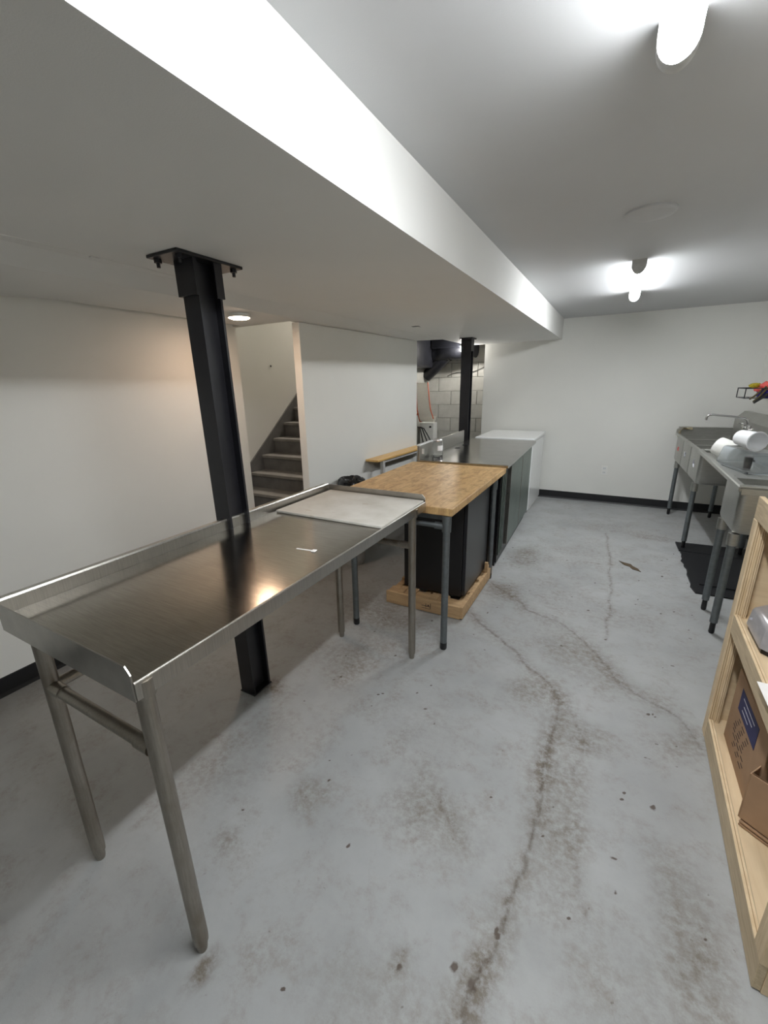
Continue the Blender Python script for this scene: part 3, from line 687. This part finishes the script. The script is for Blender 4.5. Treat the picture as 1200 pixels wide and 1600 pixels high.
tag(obj('wall_tag', box(-1.455, -1.415, 3.385, 3.388, 0.93, 0.975), 'paper'), 'small white card propped against the near end of the worktop backsplash', 'card')

# chest freezer
cf = thing('chest_freezer', 'white chest freezer between the refrigerated counter and the back wall', 'freezer', (-1.12, 5.5, 0))
obj('body', box(-1.45, -0.79, 5.09, 5.93, 0.03, 0.845, 0.01), 'white_enamel', cf)
obj('lid', box(-1.46, -0.775, 5.07, 5.94, 0.853, 0.888, 0.009, seg=2), 'white_enamel', cf)
obj('gasket', box(-1.445, -0.795, 5.10, 5.925, 0.845, 0.853), 'lamp_cap', cf)
obj('plinth', box(-1.42, -0.80, 5.12, 5.9, 0.0, 0.03), 'lamp_cap', cf)

# bench and bag by the partition
bn = thing('narrow_table', 'narrow console table with a honey wood top along the partition wall', 'table', (-1.95, 3.9, 0))
obj('table_top', box(0.006, 0.145, 0.80, 1.86, 0.826, 0.846, 0.003, pw), 'bench_wood', bn)
for x, y in ((0.12, 0.92), (0.12, 1.76)): obj('leg', box(x-0.0175, x+0.0175, y-0.0175, y+0.0175, 0, 0.8255, 0.002, pw), 'lamp_cap', bn)
obj('apron', box(0.112, 0.126, 0.94, 1.74, 0.80, 0.8255, mat=pw), 'lamp_cap', bn)
tbn = thing('trash_bin', 'small bin lined with a shiny black bag beside the partition', 'bin', (-1.89, 2.95, 0))
BM_ = Matrix.Translation((-1.89, 2.95, 0)) @ Matrix.Diagonal((0.9, 0.9, 1.07, 1))
obj('bin_body', lathe([(0, 0), (0.10, 0), (0.105, 0.01), (0.125, 0.62), (0.12, 0.62), (0.10, 0.012), (0, 0.012)], 28, BM_), 'lamp_cap', tbn, 40)
bm = lathe([(0.128, 0.50), (0.130, 0.60), (0.134, 0.66), (0.126, 0.70), (0.108, 0.715), (0.085, 0.70), (0.07, 0.66), (0.05, 0.60), (0, 0.58)], 40, BM_)
for v in bm.verts:
    n_ = noise.noise_vector(v.co*34); v.co += Vector((n_.x, n_.y, n_.z))*0.013
obj('bag', bm, 'bag', tbn, 50)

# ================================================================ SINKS
def basin_shell(x0, x1, y0, y1, z0, z1, th=0.006):
    bm = box(x0, x1, y0, y1, z0, z1, 0.02, seg=3)
    top = [f for f in bm.faces if f.normal.z > 0.9 and f.calc_area() > 0.01] if False else None
    return bm
def open_basin(x0, x1, y0, y1, zb, zt, r=0.03, th=0.004):
    bm = B(); rings = []
    def rr(x0, x1, y0, y1, z, rad, n=5):
        out = []
        for cx, cy_, a0 in ((x1-rad, y1-rad, 0), (x0+rad, y1-rad, PI/2), (x0+rad, y0+rad, PI), (x1-rad, y0+rad, 1.5*PI)):
            for k in range(n+1):
                a = a0+PI/2*k/n; out.append(bm.verts.new((cx+rad*math.cos(a), cy_+rad*math.sin(a), z)))
        return out
    rings.append(rr(x0, x1, y0, y1, zt, r)); rings.append(rr(x0, x1, y0, y1, zb+0.03, r))
    rings.append(rr(x0+0.008, x1-0.008, y0+0.008, y1-0.008, zb+0.009, r)); rings.append(rr(x0+0.03, x1-0.03, y0+0.03, y1-0.03, zb, r*0.8))
    for a, b_ in zip(rings, rings[1:]):
        n = len(a)
        for k in range(n): bm.faces.new((a[k], a[(k+1) % n], b_[(k+1) % n], b_[k]))
    bm.faces.new(rings[-1])
    bmesh.ops.recalc_face_normals(bm, faces=bm.faces)
    bmesh.ops.solidify(bm, geom=bm.faces[:], thickness=th)
    return bm
def rim_roll(x0, x1, y, z, r=0.011):   # rolled edge along x
    return tube([(x0, y, z), (x1, y, z)], r, 14)
def sink_leg(parent, x, y, ztop, label=None):
    lg = obj('leg', tube([(x, y, ztop), (x, y, 0.075)], 0.0205, 18), 'galvanized', parent, 40)
    obj('foot', lathe([(0, 0), (0.012, 0), (0.016, 0.01), (0.0145, 0.075), (0, 0.077)], 16, Matrix.Translation((x, y, 0))), 'black_plastic', lg, 40)
    obj('socket', tube([(x, y, ztop+0.002), (x, y, ztop-0.07)], 0.027, 18), 'steel_sink', parent, 40)
# far three-compartment sink
fs = thing('three_compartment_sink', 'far stainless three-compartment sink along the right wall in the back corner', 'sink', (0.95, 5.2, 0))
ys_ = [4.49, 4.955, 5.41, 5.87]
for a, b_ in zip(ys_, ys_[1:]):
    bs = obj('basin', open_basin(0.672, 1.16, a+0.004, b_-0.004, 0.615, 0.905, 0.03), 'steel_sink', fs, 35)
    obj('drain', lathe([(0, 0.001), (0.03, 0.001), (0.045, 0.006), (0.045, 0.009), (0, 0.004)], 20, Matrix.Translation((0.92, (a+b_)/2, 0.62))), 'chrome', bs, 30)
bm = B(); add_box(bm, 0.655, 0.675, 4.47, 5.90, 0.898, 0.925, 0.004); obj('front_rim', bm, 'steel_sink', fs)
for y in ys_[1:-1]: obj('divider_strip', box(0.672, 1.16, y-0.012, y+0.012, 0.897, 0.906, 0.002), 'steel_sink', fs)
bm = rim_roll(0.66, 1.16, 4.475, 0.922, 0.012); obj('end_rim', bm, 'steel_sink', fs, 40)
bm = prism([(0.655, 5.875, 0.90), (1.16, 5.875, 0.90), (1.16, 5.875, 0.985), (0.69, 5.875, 0.985), (0.655, 5.875, 0.96)], (0, 0.012, 0)); add_tube(bm, [(0.67, 5.88, 0.985), (1.16, 5.88, 0.985)], 0.008, 10)
obj('end_splash', bm, 'steel_sink', fs)
bm = prism([(1.155, 4.47, 0.90), (1.155, 4.47, 1.09), (1.225, 4.47, 1.165), (1.262, 4.47, 1.165), (1.262, 4.47, 0.90)], (0, 1.43, 0))
obj('backsplash', bm, 'steel_sink', fs)
for y, ch in ((4.70, 0), (5.20, 1), (5.66, 2)):   # marker scribbles on the fronts
    pts = [(0.668, y+0.028*math.sin(k*1.9+ch), 0.79+0.018*math.cos(k*2.6+ch)-0.005*k) for k in range(8)]
    obj('marker_scribble', tube(pts, 0.0028, 6), ['white_ink', 'white_ink', 'pink'][ch], fs, 60)
for x, y in ((0.698, 5.74), (1.085, 5.76), (0.685, 4.56), (1.10, 4.56)): sink_leg(fs, x, y, 0.617)
tp = thing('beige_cloth', 'crumpled beige cloth hooked over the far corner of the sink', 'cloth', (0.66, 5.9, 0.94))
bm = B(); g_ = [[None]*9 for _ in range(7)]
for i in range(7):
    for j in range(9):
        u, v_ = i/6, j/8
        x = 0.625+0.13*u; z = 0.966+0.012*math.sin(u*5+v_*7); y = 5.80+0.15*v_
        if u < 0.28: z -= (0.28-u)*0.33; x = 0.642+0.01*math.sin(v_*9)
        g_[i][j] = bm.verts.new((x, min(y, 5.955), z+0.01))
for i in range(6):
    for j in range(8): bm.faces.new((g_[i][j], g_[i+1][j], g_[i+1][j+1], g_[i][j+1]))
bmesh.ops.solidify(bm, geom=bm.faces[:], thickness=0.004)
obj('cloth_sheet', bm, 'beige_cloth', tp, 60)
FSM = rotz(0.66, 4.47, 0.028)
fs.matrix_basis = FSM @ fs.matrix_basis
# faucet
fa = thing('swing_faucet', 'chrome wall-mounted faucet with a long swing spout above the far sink', 'faucet', (1.15, 5.4, 1.03))
obj('body', tube([(1.145, 5.28, 1.025), (1.145, 5.52, 1.025)], 0.016, 14), 'chrome', fa, 40)
for y in (5.29, 5.51):
    obj('inlet', tube([(1.156, y, 1.025), (1.115, y, 1.025)], [0.026, 0.018], 14), 'chrome', fa, 40)
    obj('handle', add_tube(lathe([(0, 0), (0.018, 0), (0.016, 0.028), (0, 0.03)], 14, Matrix.Translation((1.12, y, 1.035))), [(1.12, y, 1.062), (1.07, y-0.012, 1.074)], 0.006, 8), 'chrome', fa, 40)
sp_ = [(1.128, 5.40, 1.03), (1.128, 5.40, 1.07), (1.120, 5.40, 1.105), (1.09, 5.405, 1.125), (1.03, 5.415, 1.135), (0.90, 5.43, 1.148), (0.845, 5.44, 1.155), (0.815, 5.44, 1.15), (0.80, 5.44, 1.128), (0.799, 5.44, 1.10)]
obj('spout', tube(sp_, [0.013]*3+[0.010]*6+[0.011], 14), 'chrome', fa, 40)
# near sink with a drainboard
ns = thing('drainboard_sink', 'near stainless sink with deep bowl and a drainboard running over the far sink', 'sink', (0.92, 3.6, 0))
obj('basin', open_basin(0.655, 1.15, 2.965, 3.36, 0.648, 0.905, 0.035), 'steel_sink', ns, 35)
bm = box(0.665, 1.15, 3.365, 4.455, 0.900, 0.905); obj('drainboard', bm, 'steel_sink', ns)
bm = B(); add_box(bm, 0.642, 0.680, 2.96, 4.46, 0.900, 0.932, 0.006)
obj('front_rim', bm, 'steel_sink', ns)
for k in range(6): obj('drain_ridge', box(0.70+0.065*k, 0.712+0.065*k, 3.42, 4.40, 0.905, 0.9075, 0.001), 'steel_sink', ns)
obj('end_rim', rim_roll(0.645, 1.15, 2.962, 0.93, 0.0125), 'steel_sink', ns, 40)
obj('end_band', box(0.655, 1.15, 2.955, 2.962, 0.885, 0.925), 'steel_sink', ns)
bm = prism([(1.15, 2.955, 0.90), (1.15, 2.955, 1.09), (1.225, 2.955, 1.165), (1.262, 2.955, 1.165), (1.262, 2.955, 0.90)], (0, 1.505, 0))
obj('backsplash', bm, 'steel_sink', ns)
for x, y in ((0.672, 2.99), (0.675, 3.31), (1.11, 3.0), (1.11, 3.31)): sink_leg(ns, x, y, 0.65)
obj('drain_pipe', tube([(0.9, 3.16, 0.65), (0.9, 3.16, 0.45), (0.9, 3.2, 0.42), (1.2, 3.25, 0.42)], 0.02, 12), 'galvanized', ns, 40)
# wares on the drainboard
DZ = 0.908
cpn = thing('clear_food_pan', 'clear plastic food pan turned upside down on the drainboard', 'food pan', (0.83, 3.62, DZ))
def pan(x0, x1, y0, y1, z0, h, tp_, th):
    bm = B()
    lo1 = [(x0, y0), (x1, y0), (x1, y1), (x0, y1)]; hi1 = [(x0+tp_, y0+tp_), (x1-tp_, y0+tp_), (x1-tp_, y1-tp_), (x0+tp_, y1-tp_)]
    a = [bm.verts.new((x, y, z0)) for x, y in lo1]; b_ = [bm.verts.new((x, y, z0+h)) for x, y in hi1]
    for k in range(4): bm.faces.new((a[k], a[(k+1) % 4], b_[(k+1) % 4], b_[k]))
    bm.faces.new(b_)
    es = [e for e in bm.edges if all(v in b_ for v in e.verts) or (e.verts[0] in a) != (e.verts[1] in a)]
    bmesh.ops.bevel(bm, geom=es, offset=0.018, segments=3, profile=0.5, affect='EDGES')
    bmesh.ops.recalc_face_normals(bm, faces=bm.faces)
    bmesh.ops.solidify(bm, geom=bm.faces[:], thickness=th)
    return bm
PMt = Matrix.Translation((0.77, 3.75, 0)) @ Matrix.Rotation(0.22, 4, 'Z')
bm = pan(-0.04, 0.20, -0.25, 0.22, DZ+0.012, 0.118, 0.022, 0.004); bmesh.ops.transform(bm, matrix=PMt, verts=bm.verts[:])
obj('pan_body', bm, 'clear_plastic', cpn, 35)
bm = B()
for q in ((-0.058, 0.218, -0.268, -0.25), (-0.058, 0.218, 0.22, 0.238), (-0.058, -0.04, -0.25, 0.22), (0.20, 0.218, -0.25, 0.22)): add_box(bm, *q, DZ, DZ+0.014, 0.003, PMt)
obj('pan_flange', bm, 'clear_plastic', cpn)
tag(obj('black_scoop', add_tube(tube([(0.82, 3.72, DZ+0.002), (0.82, 3.72, DZ+0.08)], [0.018, 0.022], 14), [(0.83, 3.725, DZ+0.065), (0.86, 3.74, DZ+0.05)], 0.007, 8), 'black_plastic', None, 40),
    'small black scoop seen through the clear upturned pan', 'scoop')
wt = thing('white_tub', 'opaque white round tub tipped on its side left of the clear pan', 'tub', (0.735, 3.95, DZ))
TM = Matrix.Translation((0.752, 4.175, DZ+0.078)) @ Matrix.Rotation(math.radians(-35), 4, 'Z') @ Matrix.Rotation(math.radians(-68), 4, 'Y')
obj('tub_body', lathe([(0, 0.0), (0.074, 0.0), (0.078, 0.006), (0.068, 0.13), (0.065, 0.13), (0.075, 0.008), (0, 0.004)][::-1], 32, TM @ Matrix.Translation((0, 0, -0.09))), 'white_plastic', wt, 40)
obj('tub_base', lathe([(0, 0.13), (0.060, 0.13), (0.066, 0.127), (0.066, 0.134), (0.058, 0.136), (0.05, 0.132), (0, 0.132)], 32, TM @ Matrix.Translation((0, 0, -0.09))), 'white_plastic', wt, 40)
bk = thing('white_bucket', 'translucent white bucket lying on its side on top of the clear pan', 'bucket', (0.86, 3.65, DZ+0.15))
KM = Matrix.Translation((0.815, 3.58, DZ+0.133+0.067)) @ Matrix.Rotation(math.radians(22), 4, 'Z') @ Matrix.Rotation(math.radians(-87), 4, 'X') @ Matrix.Scale(0.84, 4)
obj('bucket_wall', lathe([(0, 0.19), (0.056, 0.19), (0.060, 0.186), (0.072, 0.004), (0.077, 0.004), (0.077, 0.0), (0.069, 0.0), (0.056, 0.182), (0, 0.184)], 36, KM), 'translucent', bk, 40)
jg = thing('clear_jug', 'clear plastic jug with a black handle at the right edge of the drainboard', 'jug', (1.03, 3.5, DZ))
GM = Matrix.Translation((1.06, 3.42, DZ))
obj('jug_body', lathe([(0, 0), (0.060, 0), (0.064, 0.006), (0.072, 0.16), (0.069, 0.16), (0.060, 0.01), (0, 0.006)], 32, GM), 'clear_plastic', jg, 40)
obj('jug_base', lathe([(0.066, 0.0), (0.068, 0.0), (0.070, 0.03), (0.0665, 0.03)], 32, GM), 'black_plastic', jg, 40)
obj('handle', tube([(1.00, 3.39, DZ+0.14), (0.965, 3.375, DZ+0.145), (0.945, 3.365, DZ+0.12), (0.95, 3.365, DZ+0.06), (0.965, 3.375, DZ+0.035), (1.01, 3.40, DZ+0.035)], 0.011, 12), 'black_plastic', jg, 50)
tag(obj('wooden_stick', tube([(0.86, 3.385, DZ+0.012), (1.10, 3.392, DZ+0.012)], 0.006, 8), 'beige_cloth', None, 50), 'thin pale stick lying at the near edge of the drainboard', 'stick')
# wire rack with cleaning things on the right wall
rk = thing('wire_rack', 'black wire rack on the right wall above the faucet', 'rack', (1.16, 5.5, 1.38))
RX0, RX1, RY0, RY1, RZ0, RZ1 = 1.035, 1.262, 5.30, 5.62, 1.315, 1.405
def loop(pts, r): return tube(pts+[pts[0]], r, 8)
obj('wire_frame', loop([(RX0, RY1, RZ1), (RX1, RY1, RZ1), (RX1, RY0, RZ1), (RX0, RY0, RZ1)], 0.005), 'black_paint', rk, 60)
obj('wire_frame', loop([(RX0, RY1, RZ0), (RX1, RY1, RZ0), (RX1, RY0, RZ0), (RX0, RY0, RZ0)], 0.0035), 'black_paint', rk, 60)
for x, y in ((RX0, RY1), (RX0, RY0), (1.15, RY0)): obj('upright', tube([(x, y, RZ0), (x, y, RZ1)], 0.0045, 8), 'black_paint', rk, 60)
for k in range(6): obj('wire', tube([(1.065+0.035*k, RY0, RZ0), (1.065+0.035*k, RY1, RZ0)], 0.0025, 6), 'black_paint', rk, 60)
def crumple(c, r, amp, f, seed, sc=(1, 1, 1)):
    bm = B(); bmesh.ops.create_icosphere(bm, subdivisions=4, radius=1)
    for v in bm.verts:
        n_ = noise.noise(v.co*f+Vector((seed, 0, 0)))*amp+noise.noise(v.co*f*2.5+Vector((seed, 4, 0)))*amp*0.5
        v.co = Vector((v.co.x*r*sc[0], v.co.y*r*sc[1], v.co.z*r*sc[2]))*(1+n_)+Vector(c)
    return bm
tag(obj('scrub_pad', crumple((1.135, 5.47, 1.428), 0.042, 0.25, 3, 2, (1.2, 1.0, 0.55)), 'yellow', None, 60), 'olive yellow scrubber lying on the wire rack', 'scrubber')
tag(obj('coral_glove', crumple((1.205, 5.42, 1.405), 0.055, 0.7, 2.4, 9, (1.0, 0.9, 0.8)), 'pink', None, 60), 'coral pink rubber glove bunched in the wire rack', 'glove')
tag(obj('blue_cloth', crumple((1.20, 5.36, 1.352), 0.055, 0.6, 3, 21, (1.0, 1.0, 0.65)), 'blue', None, 60), 'blue violet cloth hanging out of the wire rack', 'cloth')
tag(obj('metal_tongs', add_tube(tube([(1.18, 5.32, 1.42), (1.12, 5.30, 1.35), (1.075, 5.29, 1.305)], [0.008, 0.009, 0.006], 8), [(1.19, 5.31, 1.41), (1.14, 5.285, 1.33), (1.10, 5.28, 1.285)], [0.008, 0.009, 0.006], 8), 'brown', None, 50),
    'pair of dark brown tongs poking down through the rack', 'tongs')
tag(obj('black_brush', tube([(1.20, 5.29, 1.355), (1.15, 5.28, 1.315), (1.105, 5.27, 1.275)], [0.014, 0.013, 0.010], 10), 'black_plastic', None, 50),
    'black brush handle sticking down under the blue cloth', 'brush')

# floor mats
def mat_obj(name, label, pts, z, th, loops):
    bm = prism([(x, y, z) for x, y in pts], (0, 0, th))
    m = thing(name, label, 'mat', (pts[0][0], pts[0][1], z))
    obj('mat_sheet', bm, 'black_rubber', m)
    for x0_, x1_, y_ in loops: obj('mat_ridge', box(x0_, x1_, y_, y_+0.02, z+th, z+th+0.012, 0.003), 'black_rubber', m)
    return m
e1 = [(0.645+0.012*random.uniform(-1, 1), 3.60+0.06*i) for i in range(15)]
mat_obj('rubber_mat', 'torn black rubber floor mat under the sinks, nearer of the two', [(0.66, 3.555)]+e1[1:]+[(1.2, 4.44), (1.2, 3.57)], 0.001, 0.012, [(0.70, 1.18, 3.70)])
mat_obj('rubber_mat', 'flat black rubber floor mat at the far end under the sinks', [(0.645, 4.46), (0.64, 4.70), (1.2, 4.74), (1.2, 4.45)], 0.001, 0.010, [])
def leafy(pts): return prism([(x, y, 0.0015) for x, y in pts], (0, 0, 0.0025))
tag(obj('dry_leaf', leafy([(0.17, 3.98), (0.21, 3.955), (0.26, 3.94), (0.275, 3.90), (0.31, 3.86), (0.33, 3.80), (0.30, 3.82), (0.27, 3.83), (0.25, 3.88), (0.21, 3.90), (0.19, 3.94)]), 'leaf'),
    'dark ragged scrap of leaf on the open floor before the sinks', 'leaf')

# ================================================================ PLYWOOD SHELF UNIT
SM = rotz(0.8, 1.5, -0.027)   # the unit stands slightly askew
SXF, SXB, SY0, SY1 = 0.492, 0.93, 1.05, 2.035
su = thing('plywood_shelf', 'open plywood shelf unit with framed front in the right foreground', 'shelf', (0.7, 1.54, 0))
def sp_part(name, geo, mt, bev=0.0015, parent=None): return obj(name, box(*geo, bev=bev, mat=SM), mt, parent or su)
T = 0.019
sp_part('shelf_board', (SXF+T, SXB, SY0+T, SY1-T, 0.075, 0.09), 'ply_y')
sp_part('shelf_board', (SXF+T, SXB, SY0+T, SY1-T, 0.58, 0.597), 'ply_y')
sp_part('top_board', (SXF+T, SXB, SY0, SY1, 1.052, 1.07), 'ply_y')
sp_part('end_panel', (SXF+T, SXB, SY1-T, SY1-0.001, 0.0, 1.051), 'ply')
sp_part('end_panel', (SXF+T, SXB, SY0, SY0+T, 0.0, 1.051), 'ply')
sp_part('back_panel', (SXB, SXB+0.008, SY0, SY1, 0.0, 1.07), 'ply_y')
for z0, z1 in ((0.004, 0.098), (0.528, 0.605), (0.995, 1.078)):
    r_ = sp_part('front_rail', (SXF, SXF+T, SY0+0.002, SY1-(0.0 if z0 > 0.9 else 0.052), z0, z1), 'ply_edge_y')
    sp_part('edge_band', (SXF+0.0005, SXF+T-0.003, SY0+0.003, SY1-(0.001 if z0 > 0.9 else 0.053), z1, z1+0.0012), 'ply', 0, r_)
sp_part('stile', (SXF-0.001, SXF+T, SY1-0.050, SY1, 0.0, 0.994), 'ply_edge')
sp_part('stile', (SXF+T, SXF+T+0.017, SY1-0.058, SY1-0.0195, 0.0905, 0.579), 'ply_edge')
sp_part('stile', (SXF+T, SXF+T+0.017, SY1-0.058, SY1-0.0195, 0.598, 1.050), 'ply_edge')
sp_part('stile', (SXF-0.001, SXF+T, SY0-0.002, SY0+0.055, 0.099, 0.527), 'ply_edge')
sp_part('stile', (SXF-0.001, SXF+T, SY0-0.002, SY0+0.055, 0.6065, 0.994), 'ply_edge')
for z0, z1 in ((0.10, 0.578), (0.60, 0.993)):      # laminations showing on the sawn edges
    for x_, y_ in ((SXF+0.005, SY1-0.0506), (SXF+0.012, SY1-0.0506), (SXF+T+0.005, SY1-0.0586), (SXF+T+0.011, SY1-0.0586)):
        sp_part('lamination', (x_, x_+0.0016, y_, y_+0.0012, z0, z1), 'ply_line', 0)
for z in (0.0992, 0.6062): sp_part('lamination', (SXF+0.008, SXF+0.0096, SY0+0.06, SY1-0.06, z, z+0.0004), 'ply_line', 0)
# silver appliance on the middle shelf
ap = thing('silver_appliance', 'low silver-grey appliance casing with cut corners on the middle shelf', 'appliance', (0.72, 1.86, 0.598))
def octo(x0, x1, y0, y1, c, z0, z1, ins=0.0):
    bm = B(); P_ = lambda e, z: [(x0+c+e, y0+e, z), (x1-c-e, y0+e, z), (x1-e, y0+c+e, z), (x1-e, y1-c-e, z), (x1-c-e, y1-e, z), (x0+c+e, y1-e, z), (x0+e, y1-c-e, z), (x0+e, y0+c+e, z)]
    a = [bm.verts.new(p) for p in P_(0, z0)]; b_ = [bm.verts.new(p) for p in P_(ins, z1)]
    for k in range(8): bm.faces.new((a[k], a[(k+1) % 8], b_[(k+1) % 8], b_[k]))
    bm.faces.new(a[::-1]); bm.faces.new(b_); return bm
obj('base', octo(0.565, 0.86, 1.70, 1.992, 0.06, 0.5985, 0.618), 'black_plastic', ap)
bm = octo(0.558, 0.865, 1.695, 1.996, 0.062, 0.618, 0.70, 0.008)
bmesh.ops.bevel(bm, geom=[e for e in bm.edges if e.verts[0].co.z > 0.69 and e.verts[1].co.z > 0.69], offset=0.02, segments=3, profile=0.5, affect='EDGES')
obj('casing', bm, 'appliance', ap, 30)
obj('dome_top', lathe([(0.118, 0.0), (0.11, 0.012), (0.08, 0.026), (0, 0.034)], 32, Matrix.Translation((0.712, 1.846, 0.699))), 'appliance', ap, 40)
obj('logo_mark', box(-0.006, 0.006, -0.001, 0.001, -0.004, 0.004, mat=Matrix.Translation((0.5605, 1.90, 0.655))), 'white_ink', ap)
ps = prism([(0.476, 1.535, 0.60), (0.476, 1.535, 0.612), (0.66, 1.535, 0.606), (0.66, 1.535, 0.604), (0.49, 1.535, 0.6085)], (0.01, -0.22, 0))
tag(obj('paper_sheet', box(0.478, 0.66, 1.30, 1.525, 0.6075, 0.6085), 'paper'), 'sheet of white paper overhanging the front of the middle shelf', 'paper'); ps.free()
wb = lathe([(0, 0.0), (0.045, 0.0), (0.075, 0.018), (0.078, 0.022), (0.074, 0.022), (0.044, 0.004), (0, 0.003)], 32, Matrix.Translation((0.588, 1.535, 0.6095)))
tag(obj('white_dish', wb, 'white_plastic', None, 40), 'shallow white dish beside the paper on the middle shelf', 'dish')
ap.location.x -= 0.034; ap.location.y -= 0.03
# cartons on the bottom shelf
c1 = thing('cardboard_carton', 'brown cardboard carton with a dark blue label at the far end of the bottom shelf', 'carton', (0.68, 1.74, 0.09))
CM = rotz(0.54, 1.88, 0.0)
obj('carton_body', box(0.548, 0.86, 1.52, 1.925, 0.092, 0.41, 0.002), 'cardboard', c1)
obj('flap', box(0.549, 0.86, 1.521, 1.72, 0.4105, 0.4135, mat=None), 'cardboard', c1)
obj('flap', box(0.549, 0.86, 1.724, 1.924, 0.4105, 0.4135), 'cardboard', c1)
lb = obj('label_print', box(0.5468, 0.5476, 1.62, 1.845, 0.285, 0.375), 'blue_ink', c1)
for k, (a, b_) in enumerate(((1.64, 1.82), (1.66, 1.80), (1.70, 1.81))):
    obj('print_line', box(0.5462, 0.5468, a+0.02, b_-0.01, 0.352-0.022*k, 0.355-0.022*k), 'white_ink', lb)
for k in range(8):
    zz = 0.262-0.017*k; y0_ = 1.66+0.05*random.random()
    for q in range(3): obj('print_line', box(0.5470, 0.5476, y0_+0.055*q, y0_+0.055*q+0.022+0.02*random.random(), zz, zz+0.0035), 'dark_ink', c1)
c2 = thing('cardboard_carton', 'smaller open cardboard carton in front on the bottom shelf', 'carton', (0.6, 1.42, 0.09))
C2 = Matrix.Translation((0.513, 1.485, 0)) @ Matrix.Rotation(-0.62, 4, 'Z')
def cpart(name, geo, mt, bev=0.001): return obj(name, box(*geo, bev=bev, mat=C2), mt, c2)
cpart('side', (0.0, 0.30, 0, 0.004, 0.118, 0.30), 'cardboard'); cpart('side', (0.0, 0.30, 0.196, 0.20, 0.118, 0.30), 'cardboard')
cpart('side', (-0.004, 0.0, 0, 0.20, 0.118, 0.30), 'cardboard'); cpart('bottom', (0.0, 0.30, 0.004, 0.196, 0.118, 0.122), 'cardboard')
cpart('flap', (0.0, 0.29, 0.004, 0.006, 0.30, 0.304), 'cardboard_inside'); cpart('torn_flap', (0.155, 0.28, -0.004, -0.001, 0.135, 0.215), 'cardboard')
for k in range(2):
    f2 = obj('flattened_carton', box(0.004, 0.30, -0.004, 0.20, 0.0925+0.0125*k, 0.0995+0.0125*k, 0.001, mat=C2), 'cardboard')
    tag(f2, ['flattened cardboard sheet, lowest in the stack under the open carton', 'flattened cardboard sheet directly under the open carton'][k], 'cardboard')
